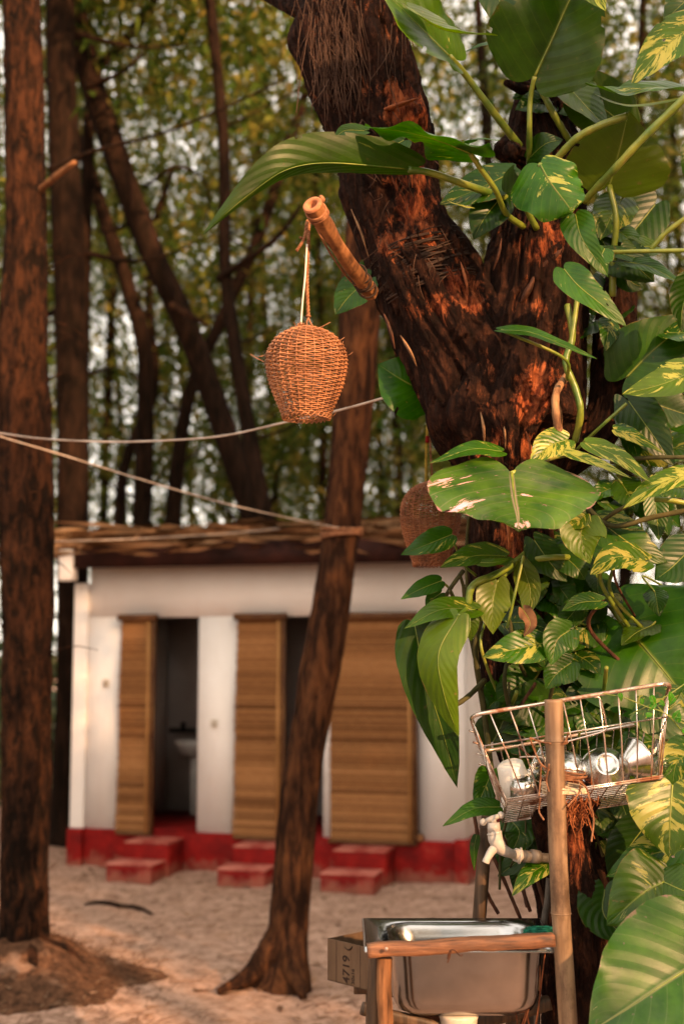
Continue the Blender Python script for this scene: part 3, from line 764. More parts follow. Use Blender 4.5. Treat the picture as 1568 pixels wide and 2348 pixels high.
# unseen trees added beside and behind the photographer to shade the yard
pd = Vector((math.cos(SUN_AZ), math.sin(SUN_AZ), 0))     # across the sun's direction
hd = Vector((sdir.x, sdir.y, 0)).normalized()
SH = [(5.8, 3, 0, 1), (7.0, 5, 0, 1), (7.9, 9, -1, 0), (6.2, 12, 0, 0), (9, 3, 0, 1), (9.5, 8, 0, 0), (4.3, 16, 1, 1), (3.1, 14, 4.6, 2), (-1.5, 18, 0, 0), (-4, 12, 0, 0), (12, 12, 0, 0)]
for i, (off, back, cz, thin) in enumerate(SH):
    b = pd * off + hd * back
    root = thing('casuarina_tree', (b.x, b.y, 0), 'tall casuarina added outside the picture beside the photographer to shade the yard', 'tree', 'added unseen casuarinas around the photographer')
    q = MB(); q.tube(cr([(b.x, b.y, -.05), (b.x + .1, b.y, 6), (b.x, b.y, 14)], 12), [.16, .12, .05], 12); q.build('trunk', M['bark_far'], root)
    c = bpy.data.objects.new('crown', crowns_low[0] if thin == 2 else crowns[i % 3] if thin else crown_dense[i % 2]); col.objects.link(c); c.parent = root
    c.location = (0, 0, cz - 1.5); c.rotation_euler = (0, 0, i)
# more added shade trees round about the photographer, outside the picture
ra = random.Random(23); kk = 0
while kk < 30:
    ang = ra.uniform(0, 2 * PI); rr_ = ra.uniform(7, 26); x = rr_ * math.cos(ang); y = 3 + rr_ * math.sin(ang)
    off_ = x * pd.x + y * pd.y; bk0 = x * hd.x + y * hd.y
    if y > 5 and abs(math.atan2(x, y)) < R(24): continue
    if bk0 > 0 and .2 < off_ < 6.5: continue
    kk += 1
    root = thing('casuarina_tree', (x, y, 0), 'tall casuarina added outside the picture beside the photographer to shade the yard', 'tree', 'added unseen casuarinas around the photographer')
    q = MB(); q.tube(cr([(x, y, -.05), (x + .1, y, 6), (x, y, 14)], 12), [.15, .11, .05], 8); q.build('trunk', M['bark_far'], root)
    c = bpy.data.objects.new('crown', (crown_dense + crowns)[kk % 5]); col.objects.link(c); c.parent = root
    c.location = (0, 0, ra.uniform(-2.5, -.5)); c.rotation_euler = (0, 0, kk)

# ------------------------------------------------------------------ the old forked tree in front
def wall_of(path, seg, n, seed, name, parent, amp=.09, bumps=(), sunlit_or_red=(), mat='old_bark', fine=1.0, cap=True):
    pts = [list(P(x, y, d)) + [px(d, w_) / 2] for x, y, d, w_ in path]
    a = cr(pts, n); q = MB(); rot = []; L = 0.0; Ls = [0.0]  # rot: mask values for painted sunlit patches, chipped spots and own red
    for i in range(1, n): L += (Vector(a[i][:3]) - Vector(a[i - 1][:3])).length; Ls.append(L)
    B = [(P(x, y, d), am, sg) for x, y, d, am, sg in bumps]
    RR = [(P(x, y, d), sg, st_) for x, y, d, sg, st_ in sunlit_or_red]
    def disp(i, j, th, p, r, nrm):
        l = Ls[i]
        k1 = Vector((math.cos(th) * 2.2, math.sin(th) * 2.2, l * 2.5 + seed * 5))
        tw = th + l * .35
        k2 = Vector((math.cos(tw) * 7.5, math.sin(tw) * 7.5, l * 4.5 + seed * 3))
        k3 = Vector((math.cos(tw) * 16, math.sin(tw) * 16, l * 15 + seed))
        v0 = noise.fractal(k1, 1.0, 2.0, 2)
        rd = 1 - abs(noise.noise(k2)) * 2.2
        rd2 = 1 - abs(noise.noise(k3)) * 2.0
        chip = noise.noise(Vector((math.cos(th) * 4, math.sin(th) * 4, l * 7 + 40 + seed)))
        step = -.10 if chip > .18 else 0
        rr = r * (1 + amp * 1.3 * v0) + min(r, .13) * (amp * .9 * rd + amp * .42 * rd2 * fine + step * .6)
        pos = p + nrm * rr
        for b, am, sg in B:
            d2 = (pos - b).length_squared
            if d2 < 9 * sg * sg: rr += am * math.exp(-d2 / (sg * sg))
        v = 0.0
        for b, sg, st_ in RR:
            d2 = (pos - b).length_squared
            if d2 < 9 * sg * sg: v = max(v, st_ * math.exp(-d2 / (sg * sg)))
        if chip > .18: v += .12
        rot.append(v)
        return rr
    q.tube([Vector(v_[:3]) for v_ in a], [v_[3] for v_ in a], seg, disp=disp, cap=cap)
    o = q.build(name, M[mat], parent)
    while len(rot) < len(q.v): rot.append(0)
    at = o.data.attributes.new('rot', 'FLOAT', 'POINT'); at.data.foreach_set('value', rot)  # mask for painted sunlit patches, chipped spots and the stump's own red
    return o
DT = 3.38
base = P(1350, 2400, 3.45)
ot = thing('old_tree', (base.x, base.y, 0), 'thick rotten forked old tree in front, overgrown by the big-leaved vine', 'tree')
DF = DT - .13
sunA = [(940, 250, DF, .085, .95), (905, 262, DF, .06, .8), (965, 400, DF, .07, .95), (950, 470, DF, .07, .9), (890, 545, DF, .05, .85), (985, 540, DF, .06, .7), (1045, 640, DF, .065, .85), (1010, 700, DF, .06, .6),
        (940, 360, DF, .03, .9), (985, 780, DF, .05, .35), (1085, 700, DF, .05, .7), (880, 505, DF, .02, .9)]  # dappled sunlight painted as orange-red patches on limb and trunk
sunB = [(1235, 880, DF - .03, .07, .8), (1200, 930, DF - .03, .05, .8), (1150, 1000, DF, .06, .5), (1205, 1040, DF, .05, .75), (1180, 1230, DF, .07, .75), (1330, 400, DF, .07, .9), (1290, 330, DF, .06, .8), (1320, 480, DF, .07, .8), (1230, 560, DF, .05, .6), (1270, 520, DF, .05, .8), (1240, 720, DF, .05, .4), (1250, 1255, DF, .05, .7), (1280, 820, DF, .04, .6), (1090, 860, DF, .05, .2)]
bumA = [(885, 435, DF, -.045, .035), (905, 500, DF, -.035, .03), (850, 590, DF, -.01, .03), (700, 90, DT, .03, .06), (905, 360, DF, -.03, .025), (955, 255, DF + .02, .025, .04), (800, 440, DT, .02, .03)]
bumB = [(1003, 940, DF, .05, .075), (1003, 938, DF - .04, -.075, .020), (1268, 988, DF - .02, -.08, .026), (1235, 1010, DF - .01, -.04, .016), (1075, 760, DF, -.03, .014), (1285, 940, DF, .03, .05), (1120, 1080, DF, .02, .05), (1000, 990, DF, .03, .05), (1175, 345, DT, .06, .04), (1155, 1180, DF, -.02, .03)]
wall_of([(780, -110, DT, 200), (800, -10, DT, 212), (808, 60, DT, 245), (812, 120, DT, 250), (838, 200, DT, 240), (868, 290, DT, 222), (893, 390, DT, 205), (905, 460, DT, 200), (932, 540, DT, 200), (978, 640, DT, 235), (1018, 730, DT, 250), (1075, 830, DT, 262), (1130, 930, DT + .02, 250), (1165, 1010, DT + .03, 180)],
        210, 420, 1, 'limb', ot, .10, bumA + bumB, sunA + sunB)
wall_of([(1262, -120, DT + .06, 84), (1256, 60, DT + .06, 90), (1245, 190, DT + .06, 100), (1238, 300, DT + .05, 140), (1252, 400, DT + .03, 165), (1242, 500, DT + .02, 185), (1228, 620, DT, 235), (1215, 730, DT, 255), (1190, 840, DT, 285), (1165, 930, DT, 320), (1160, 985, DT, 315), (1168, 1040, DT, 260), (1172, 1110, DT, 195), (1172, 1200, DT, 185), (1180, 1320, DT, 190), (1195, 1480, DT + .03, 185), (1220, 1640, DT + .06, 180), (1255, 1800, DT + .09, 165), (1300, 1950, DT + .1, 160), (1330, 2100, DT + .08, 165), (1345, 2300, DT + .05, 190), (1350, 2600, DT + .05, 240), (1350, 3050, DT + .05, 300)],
        210, 640, 2, 'trunk', ot, .10, bumB, sunB)
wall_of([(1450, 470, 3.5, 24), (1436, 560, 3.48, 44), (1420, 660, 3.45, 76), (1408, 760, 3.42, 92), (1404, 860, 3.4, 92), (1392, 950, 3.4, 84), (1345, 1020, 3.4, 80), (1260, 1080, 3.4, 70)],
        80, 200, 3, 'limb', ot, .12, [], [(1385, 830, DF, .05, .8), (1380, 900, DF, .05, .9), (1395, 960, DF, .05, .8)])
wall_of([(520, -120, 3.7, 30), (600, -30, 3.6, 34), (668, 10, 3.5, 44), (740, 30, 3.42, 60), (800, 60, 3.4, 60)], 50, 80, 5, 'limb', ot, .14)
wall_of([(1185, 330, 3.3, 18), (1170, 345, 3.25, 34), (1200, 360, 3.35, 40)], 30, 40, 6, 'branch_stub', ot, .2)
wall_of([(1160, 190, 3.3, 14), (1190, 200, 3.35, 24), (1230, 210, 3.4, 30)], 24, 30, 7, 'branch_stub', ot, .2)
wall_of([(1003, 1005, 3.3, 8), (1020, 1010, 3.3, 14), (1060, 1005, 3.32, 34)], 20, 30, 8, 'branch_stub', ot, .2)
# hollows
for x, y, rx, ry in ((888, 440, 24, 40), (1003, 940, 13, 15), (1268, 990, 20, 26), (1236, 1013, 10, 10), (1075, 762, 8, 7), (905, 505, 16, 22)):
    pass
# loose bark slabs
rb = random.Random(21)
slabs = [(1055, 600, 1075, 690, 16, 'red'), (918, 770, 955, 840, 16, 'pale'), (1270, 900, 1288, 980, 18, 'pale'), (805, 480, 845, 590, 12, 'pale'), (880, 720, 905, 800, 20, 'dark'), (1215, 640, 1300, 560, 44, 'dark'), (1190, 700, 1230, 620, 30, 'dark'), (1130, 620, 1150, 540, 16, 'dark'), (1170, 780, 1175, 880, 16, 'dark'), (1100, 940, 1110, 1020, 14, 'pale'), (1150, 960, 1158, 1030, 12, 'pale'), (1205, 990, 1215, 1040, 14, 'red'), (1245, 330, 1275, 420, 16, 'red'), (1330, 350, 1345, 440, 20, 'red'), (1345, 340, 1330, 400, 12, 'red'), (930, 350, 945, 430, 20, 'red'), (870, 255, 960, 225, 22, 'red'), (1160, 1180, 1165, 1260, 16, 'red')]
M['slab_red'] = m_simple('slab_red', (.10, .03, .015), (.42, .14, .06), (1, 1, .4), ns=40, bump=1, bd=.006)
M['slab_pale'] = m_simple('slab_pale', (.10, .05, .03), (.34, .19, .10), (1, 1, .4), ns=40, bump=1, bd=.006)
M['slab_dark'] = m_simple('slab_dark', (.025, .013, .01), (.12, .05, .03), (1, 1, .4), ns=40, bump=1, bd=.006)
for x0, y0, x1, y1, w_, mm in slabs:
    q = MB(); dd = DF - .035 if y0 > 820 else DF - .01
    if x0 > 1100 and y0 < 700: dd = DT - .115
    c = cr([P(x0, y0, dd + .01), P((x0 + x1) / 2 + 3, (y0 + y1) / 2, dd - .012), P(x1, y1, dd + .012)], 14)
    sd_ = rb.random() * 50
    q.tube(c, [px(3.3, w_ * .12), px(3.3, w_ * .45), px(3.3, w_ * .5), px(3.3, w_ * .35), px(3.3, w_ * .08)], 12, disp=lambda i, j, th, p, r, n_: r * (1 + .35 * noise.noise(p * 45 + Vector((sd_, 0, 0)))), flat=.45)
    q.build('bark_slab', M['slab_' + mm], ot)
# hanging aerial fibres
q = MB()
for k in range(300):
    x = rb.gauss(765, 30) if k < 230 else rb.uniform(700, 930); y = rb.uniform(-60, 120); L = rb.uniform(40, 190)
    dx = rb.gauss(10, 16); d0 = DT - rb.uniform(.10, .17)
    q.tube(cr([P(x, y, d0), P(x + dx * .4 + rb.gauss(0, 8), y + L * .5, d0), P(x + dx + rb.gauss(0, 10), y + L, d0 + .01)], 7), rb.uniform(.0006, .0013), 3, cap=False)
tag(q.build('aerial_roots', M['fibre'], ot), kind='stuff')
q = MB()
for k in range(70):
    y = rb.uniform(150, 1150); t_ = (y - 150) / 1000; x = np.interp(y, [150, 400, 600, 800, 1000, 1150], [830, 900, 970, 1100, 1160, 1170]) + rb.gauss(0, 65)
    L = rb.uniform(15, 70); d0 = DT - rb.uniform(.11, .16); a = rb.gauss(.1, .5)
    q.tube(cr([P(x, y, d0), P(x + math.sin(a) * L * .5 + rb.gauss(0, 7), y + L * .5, d0 - .01), P(x + math.sin(a) * L + rb.gauss(0, 9), y + L, d0 + .01)], 7), rb.uniform(.0005, .0012), 3, cap=False)
tag(q.build('bark_fibres', M['fibre'], ot), kind='stuff')
# splintered stump lashed to the pole
stp = thing('tree_stump', P(1320, 2350, 3.2).xy.to_3d(), 'narrow splintered reddish stump tied behind the bamboo pole below the dish basket', 'stump')
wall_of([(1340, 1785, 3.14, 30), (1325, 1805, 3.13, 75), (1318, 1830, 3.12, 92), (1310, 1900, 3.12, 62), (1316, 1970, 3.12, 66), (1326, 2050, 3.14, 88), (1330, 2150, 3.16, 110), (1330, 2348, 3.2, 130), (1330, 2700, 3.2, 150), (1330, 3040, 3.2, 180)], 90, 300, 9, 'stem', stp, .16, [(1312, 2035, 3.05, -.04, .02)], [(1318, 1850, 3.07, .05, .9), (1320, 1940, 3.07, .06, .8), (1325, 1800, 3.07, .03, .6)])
q = MB()
for k in range(110):
    x = rb.gauss(1322, 20); y = rb.uniform(1800, 1880) if k < 110 else rb.uniform(1800, 2060); L = rb.uniform(10, 45); d0 = 3.06 + rb.gauss(0, .02)
    a = rb.uniform(-PI, PI) if y < 1810 else rb.gauss(0, .6)
    q.tube(cr([P(x, y, d0), P(x + math.sin(a) * L * .5 + rb.gauss(0, 5), y + math.cos(a) * L * .5, d0 - .01), P(x + math.sin(a) * L, y + math.cos(a) * L + 8, d0)], 6), rb.uniform(.0006, .0018), 3, cap=False)
tag(q.build('splinters', M['slab_red'], stp), kind='stuff')
wall_of([(1268, 1780, 3.1, 30), (1262, 1830, 3.1, 66), (1262, 1900, 3.15, 60), (1280, 2000, 3.2, 50)], 50, 80, 19, 'side_stem', stp, .2)

# lashing cord round the big limb
lc = MB()
for k in range(26):
    y = 568 + k * 4.2 + rb.gauss(0, 3); cxp = 940 + (y - 560) * .45; r_ = px(3.36, 104) + k * .0006; pts = []
    tilt = rb.gauss(.28, .12)
    for a in np.linspace(0, 2 * PI, 40)[:-1]:
        p = P(cxp + 8, y, 3.37) + Vector((math.cos(a) * r_ * 1.02, math.sin(a) * r_ * 1.04, math.cos(a) * r_ * tilt + .004 * math.sin(a * 3 + k)))
        pts.append(p)
    lc.tube(pts, rb.uniform(.0014, .003), 5, closed=True)
o = lc.build('cord_lashing', M['dark_fibre']); tag(o, 'many turns of dark cord wound round the leaning limb where the cut pole is fixed', 'cord')

# ------------------------------------------------------------------ the vine
vb = P(1400, 2400, 3.4)
vine = thing('climbing_vine', (vb.x, vb.y, 0), 'giant variegated heart-leaved vine climbing the old tree', 'vine')
FT = [0, .06, .14, .24, .36, .5, .64, .78, .88, .95, 1.0]; FV = [.66, .84, .96, 1.0, .97, .87, .70, .46, .27, .12, .0]
nleaf = 0
def leaf(pts, wpx, n=(0, -1, .25), fold=(12, 12), lobe=.16, curl=.10, wav=.010, var=.35, tone=1.0, yel=0.0, pet=None, petr=6, arch=0.0, wl=1.0, wr=1.0, twist=0, parent=None):
    """blade through midrib points (x, y, D); wl / wr relative widths of the two halves"""
    global nleaf
    nleaf += 1; r = random.Random(nleaf * 13)
    nu, nv = 30, 10
    W3 = [P(*p_) for p_ in pts]
    if len(W3) == 2:
        N0 = Vector(n).normalized(); L0 = (W3[1] - W3[0]).length
        W3 = [W3[0], (W3[0] * .5 + W3[1] * .5) + N0 * L0 * (.06 + arch), W3[1]]
    mid = cr(W3, nu); L = sum((Vector(mid[i + 1]) - Vector(mid[i])).length for i in range(nu - 1))
    wm = px(pts[0][2], wpx)
    T0 = (Vector(mid[2]) - Vector(mid[0])).normalized()
    verts = []; uv = []; ph = r.uniform(0, 6); ph2 = r.uniform(0, 6); asym = r.uniform(-.03, .03)
    Nv = Vector(n).normalized()
    ridge = 7.5
    for i in range(nu):
        t = i / (nu - 1); t = t ** .9
        tt = t
        idx = tt * (nu - 1); i0 = min(int(idx), nu - 2); fr = idx - i0
        p = Vector(mid[i0]) * (1 - fr) + Vector(mid[i0 + 1]) * fr
        T = (Vector(mid[min(i0 + 1, nu - 1)]) - Vector(mid[max(i0 - 1, 0)])).normalized()
        Nt = Nv
        if twist: Nt = Quaternion(T, R(twist) * t) @ Nv
        Wv = T.cross(Nt)
        if Wv.length < 1e-3: Wv = T.cross(Vector((.3, -.6, .7)))
        Wv.normalize(); Nn = Wv.cross(T).normalized()
        f = float(np.interp(t, FT, FV)) * .5 * wm
        for j in range(-nv, nv + 1):
            v = j / nv; a_ = abs(v); sg = 1 if v >= 0 else -1
            half = f * (wr if v > 0 else wl); fa = R(fold[1] if v > 0 else fold[0])
            dist = half * a_
            out = Wv * (sg * math.cos(fa)) + Nn * math.sin(fa)
            cu = curl * a_ * a_ * half
            q = p + out * dist - Nn * cu
            lb = lobe * L * (math.sin(PI * min(1, a_ * .92) ** .8)) * max(0, 1 - t / .45) ** 2
            q -= T0 * lb
            lt_ = t - .32 * a_
            q += Nn * (math.cos(lt_ * 2 * PI * ridge) * wm * .0035 * min(1, a_ * 3) * (1 - .4 * a_))
            q += Nn * (wav * wm * 1.6 * math.sin(t * 9 + ph + sg) * a_ ** 2 + wav * wm * math.sin(t * 21 + ph2) * a_ ** 4)
            if a_ == 1: q += out * (wm * .012 * noise.noise(Vector((t * 9, nleaf * 3.1, sg))))
            verts.append(q); uv.append((t - (lb / L if L else 0) * .6, (v + 1) / 2))
    cols = 2 * nv + 1; faces = [(i * cols + j, (i + 1) * cols + j, (i + 1) * cols + j + 1, i * cols + j + 1) for i in range(nu - 1) for j in range(cols - 1)]
    if wpx > 75:      # insect holes and nicks in the edge
        drop = set()
        for _ in range(r.choice([0, 1, 2, 3]) + (2 if wpx > 200 else 0)):
            i = r.randrange(4, nu - 4); j = r.choice([0, cols - 2, r.randrange(2, cols - 3) if wpx < 150 else 0])
            if abs(j - nv) < 2: continue
            drop.add((i, j))
            if r.random() < .35: drop.add((i, min(j + 1, cols - 2)))
            if r.random() < .25: drop.add((i + 1, j))
        faces = [f_ for f_ in faces if (f_[0] // cols, f_[0] % cols) not in drop]
    q = MB(); q.v = [tuple(v_) for v_ in verts]; q.f = faces; q.mi = [0] * len(faces)
    o = q.build('leaf', M['leaf'], parent or vine)
    ul = o.data.uv_layers.new(name='UVMap')
    li = np.empty(len(o.data.loops), int); o.data.loops.foreach_get('vertex_index', li)
    ul.data.foreach_set('uv', np.array(uv)[li].ravel())
    o['variegation'] = float(var); o['yellow'] = float(yel) * .7
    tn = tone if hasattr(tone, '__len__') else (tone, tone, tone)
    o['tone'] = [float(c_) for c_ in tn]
    # midrib
    q = MB(); k0 = [Vector(m_) + Vector((0, -.0005, 0)) for m_ in mid[:-3]]
    q.tube(k0, [wm * .011 + .0006, wm * .004 + .0004, .0004], 6, flat=.8); q.build('midrib', M['stalk'], o)
    if pet:
        c = cr([Vector(mid[0])] + PP(pet), 18); q = MB(); q.tube(c, [px(3.2, petr) * .85, px(3.2, petr) * .9, px(3.2, petr) * 1.15], 10)
        q.build('petiole', M['stalk'], o)
    return o
up = (0, -.5, 1)
fc = (0, -1, .15)
A = 3.12; B_ = 3.22; C_ = 3.3
# --- top
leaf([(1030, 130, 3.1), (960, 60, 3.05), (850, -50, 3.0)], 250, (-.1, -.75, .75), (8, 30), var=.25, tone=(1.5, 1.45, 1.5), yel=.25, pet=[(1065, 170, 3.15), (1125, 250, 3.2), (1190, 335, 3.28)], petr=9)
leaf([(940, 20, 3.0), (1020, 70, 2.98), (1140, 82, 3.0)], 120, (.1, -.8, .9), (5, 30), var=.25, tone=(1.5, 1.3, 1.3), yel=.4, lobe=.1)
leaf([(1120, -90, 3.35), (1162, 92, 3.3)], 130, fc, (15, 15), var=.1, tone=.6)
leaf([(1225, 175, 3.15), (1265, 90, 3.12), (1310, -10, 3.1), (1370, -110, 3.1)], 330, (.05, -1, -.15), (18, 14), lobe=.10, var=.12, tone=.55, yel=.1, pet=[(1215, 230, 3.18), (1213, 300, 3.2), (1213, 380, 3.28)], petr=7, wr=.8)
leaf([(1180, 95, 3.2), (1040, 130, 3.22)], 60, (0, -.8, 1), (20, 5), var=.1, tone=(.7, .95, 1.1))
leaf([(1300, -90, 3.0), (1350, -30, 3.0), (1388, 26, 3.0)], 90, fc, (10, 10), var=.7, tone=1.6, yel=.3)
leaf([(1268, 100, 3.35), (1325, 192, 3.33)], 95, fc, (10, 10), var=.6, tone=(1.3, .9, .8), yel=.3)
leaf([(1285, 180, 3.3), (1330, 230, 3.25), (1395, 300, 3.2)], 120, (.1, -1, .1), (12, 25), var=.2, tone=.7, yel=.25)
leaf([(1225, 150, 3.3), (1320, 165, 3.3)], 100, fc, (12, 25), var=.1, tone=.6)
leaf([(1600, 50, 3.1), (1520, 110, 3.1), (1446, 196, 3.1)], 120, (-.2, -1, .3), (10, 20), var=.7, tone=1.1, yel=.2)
leaf([(1600, -20, 3.2), (1520, 50, 3.18)], 110, fc, (10, 10), var=.1, tone=.6)
leaf([(1585, 60, 3.15), (1490, 75, 3.15)], 70, (0, -.5, 1), (10, 10), var=.9, tone=1.1)
leaf([(1600, 215, 3.1), (1500, 200, 3.08), (1420, 215, 3.08), (1342, 188, 3.1)], 110, (0, -.8, .8), (25, 8), var=.35, tone=1.05, yel=.15, wav=.03)
leaf([(1560, 225, 3.05), (1440, 240, 3.06), (1360, 215, 3.1)], 50, (0, -.5, 1), (0, 0), var=.3, tone=(1.6, 1.2, 1.1), yel=.3)
leaf([(1396, 425, 3.25), (1420, 340, 3.2), (1440, 255, 3.18)], 270, (.15, -1, -.1), (10, 8), var=.1, tone=.8, yel=.65, lobe=.12, wl=.9, pet=[(1412, 505, 3.25), (1405, 590, 3.28), (1403, 680, 3.3)], petr=8)
leaf([(1430, 285, 3.3), (1335, 215, 3.28), (1290, 185, 3.28)], 150, (.1, -1, -.2), (10, 10), var=.1, tone=.6, yel=.2)
leaf([(1500, 470, 3.35), (1440, 545, 3.33), (1400, 590, 3.33)], 120, fc, (10, 10), var=.15, tone=.55)
# long curling leaf over the left limb
leaf([(935, 388, 3.08), (850, 380, 3.04), (765, 374, 3.0), (700, 378, 2.97), (645, 395, 2.95), (590, 432, 2.94), (530, 480, 2.93), (462, 543, 2.93)], 150, (0, -1, -.1), (-75, 15), lobe=.08, var=.3, tone=(.42, .5, .4), yel=.25, wl=.5, wr=.98, wav=.012, pet=[(990, 397, 3.1), (1080, 428, 3.15), (1180, 462, 3.25)], petr=9)
leaf([(1078, 352, 3.05), (1010, 325, 3.0), (930, 303, 2.98), (836, 290, 2.98)], 190, (.05, -.42, 1), (14, -8), lobe=.18, var=.25, tone=(.85, .95, .85), wav=.035, pet=[(1100, 385, 3.08), (1135, 435, 3.12), (1160, 490, 3.2), (1200, 520, 3.25)], petr=7)
leaf([(1060, 335, 3.03), (1090, 320, 3.0), (1146, 322, 3.0)], 60, (0, -.5, 1), (10, 10), var=.3, tone=.9, lobe=.05)
leaf([(925, 322, 3.1), (885, 345, 3.1), (858, 372, 3.1)], 80, fc, (14, 14), var=.15, tone=.75)
leaf([(835, 300, 3.12), (790, 300, 3.12), (765, 320, 3.12)], 36, fc, (14, 14), var=.2, tone=.7)
leaf([(1238, 378, 3.0), (1262, 420, 2.98), (1300, 470, 2.97), (1312, 488, 2.97)], 170, (.12, -1, .35), (14, -25), lobe=.14, var=.48, tone=(1.35, 1.4, 1.6), curl=.25, wav=.03, pet=[(1222, 420, 3.1), (1205, 470, 3.2), (1230, 525, 3.25)], petr=7)
leaf([(1165, 400, 3.2), (1080, 440, 3.2), (1008, 468, 3.2)], 110, (0, -1, .5), (12, 12), var=.5, tone=.75)
leaf([(1150, 450, 3.22), (1110, 500, 3.2), (1085, 548, 3.2)], 95, fc, (12, 12), var=.25, tone=.6)
leaf([(1170, 440, 3.15), (1210, 400, 3.12), (1200, 385, 3.12)], 90, fc, (12, 12), var=.15, tone=.6)
leaf([(1215, 360, 3.25), (1250, 330, 3.2), (1290, 320, 3.2)], 70, fc, (12, 12), var=.15, tone=.6)
leaf([(1080, 475, 3.1), (1050, 468, 3.1), (1028, 462, 3.1)], 26, up, (0, 0), var=.9, tone=1.5, yel=.8)
leaf([(1318, 492, 3.02), (1335, 550, 3.0), (1394, 636, 3.0)], 84, (-.1, -1, .3), (20, 12), var=.3, tone=1.05, lobe=.05)
leaf([(1385, 570, 3.02), (1375, 600, 3.0), (1392, 632, 3.0)], 60, (.1, -1, .2), (12, 12), var=.2, tone=.95, lobe=.05)
leaf([(1292, 617, 3.0), (1325, 655, 2.98), (1380, 700, 2.97), (1437, 750, 2.97)], 92, (-.15, -1, .55), (10, 16), var=.3, tone=1.1, lobe=.06)
leaf([(1148, 757, 3.0), (1215, 762, 2.98), (1300, 795, 2.97), (1368, 823, 2.97)], 62, (0, -.65, 1), (12, 10), var=.25, tone=1.05, lobe=.06, pet=[(1250, 775, 3.02), (1290, 820, 3.05), (1300, 870, 3.12)][1:], petr=4)
leaf([(845, 640, 3.35), (800, 680, 3.35), (768, 722, 3.35)], 90, (0, -1, .3), (12, 12), var=.25, tone=.85)
leaf([(850, 600, 3.4), (820, 640, 3.4)], 40, fc, (12, 12), var=.2, tone=.7)
leaf([(985, 905, 3.42), (920, 870, 3.4), (866, 835, 3.4)], 170, (0, -1, .1), (10, 10), var=.12, tone=(.9, 1.1, .9), lobe=.12)
# right edge, middle
leaf([(1430, 600, 3.2), (1490, 612, 3.15), (1568, 655, 3.1)], 72, (0, -.8, .8), (12, 12), var=.1, tone=.6)
leaf([(1390, 575, 3.2), (1450, 590, 3.2), (1560, 640, 3.2)], 46, (0, -1, .6), (12, 12), var=.1, tone=.55)
leaf([(1385, 560, 3.3), (1440, 640, 3.3), (1475, 660, 3.3)], 80, fc, (12, 12), var=.2, tone=.6)
leaf([(1435, 865, 3.3), (1500, 800, 3.28), (1600, 720, 3.28)], 190, (0, -1, .1), (12, 12), var=.1, tone=.8)
leaf([(1590, 850, 3.05), (1520, 880, 3.04), (1425, 905, 3.05)], 110, (0, -.9, .6), (14, 10), var=.5, tone=1.25, yel=.4)
leaf([(1430, 780, 3.35), (1450, 850, 3.3)], 90, fc, (12, 12), var=.1, tone=.6)
leaf([(1480, 920, 3.2), (1540, 940, 3.2), (1600, 960, 3.2)], 120, (0, -1, .2), (12, 12), var=.1, tone=.7)
leaf([(1440, 920, 3.18), (1490, 990, 3.16), (1545, 1070, 3.15)], 110, (-.1, -1, .1), (14, 14), var=.08, tone=.5)
leaf([(1590, 640, 3.1), (1565, 700, 3.1), (1560, 760, 3.1)], 100, (.4, -1, .1), (14, 14), var=.08, tone=.5)
leaf([(1600, 340, 3.3), (1565, 400, 3.3)], 80, (.2, -1, .1), (14, 14), var=.08, tone=.7)
# the hero leaf
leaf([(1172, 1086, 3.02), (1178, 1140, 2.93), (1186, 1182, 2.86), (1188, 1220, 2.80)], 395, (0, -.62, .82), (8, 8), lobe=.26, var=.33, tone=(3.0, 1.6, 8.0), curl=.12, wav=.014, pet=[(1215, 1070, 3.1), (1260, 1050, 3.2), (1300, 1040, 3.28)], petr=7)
leaf([(1150, 1035, 3.08), (1080, 1030, 3.05), (985, 1062, 3.02)], 62, (0, -.8, .8), (10, 10), var=.35, tone=1.1, lobe=.05)
leaf([(1300, 1008, 3.12), (1255, 1025, 3.1), (1215, 1066, 3.08)], 84, (0, -1, .4), (14, 14), var=.75, tone=1.15, yel=.2, lobe=.1)
leaf([(1296, 1037, 3.0), (1370, 1062, 2.98), (1447, 1097, 2.98)], 46, (0, -.7, .9), (12, 10), var=.85, tone=1.2, yel=.2, lobe=.05)
leaf([(1342, 1015, 3.05), (1420, 1050, 3.02), (1492, 1106, 3.0)], 70, (0, -.8, .9), (12, 10), var=.55, tone=1.15, yel=.35, lobe=.05)
leaf([(1408, 985, 3.1), (1450, 1000, 3.1), (1522, 1040, 3.1)], 66, (0, -.8, .9), (12, 10), var=.75, tone=1.0, lobe=.05)
leaf([(1590, 1085, 3.0), (1510, 1110, 3.0), (1425, 1168, 3.0)], 84, (0, -.8, .9), (12, 10), var=.8, tone=1.2, yel=.3, lobe=.05)
leaf([(1345, 1190, 3.02), (1330, 1230, 3.0), (1352, 1294, 3.0)], 118, (.1, -1, .3), (14, 14), var=.3, tone=1.35, yel=.4)
leaf([(1340, 1180, 3.0), (1325, 1195, 3.0), (1300, 1215, 3.0)], 50, (.1, -1, .3), (14, 14), var=.7, tone=1.35, yel=.3)
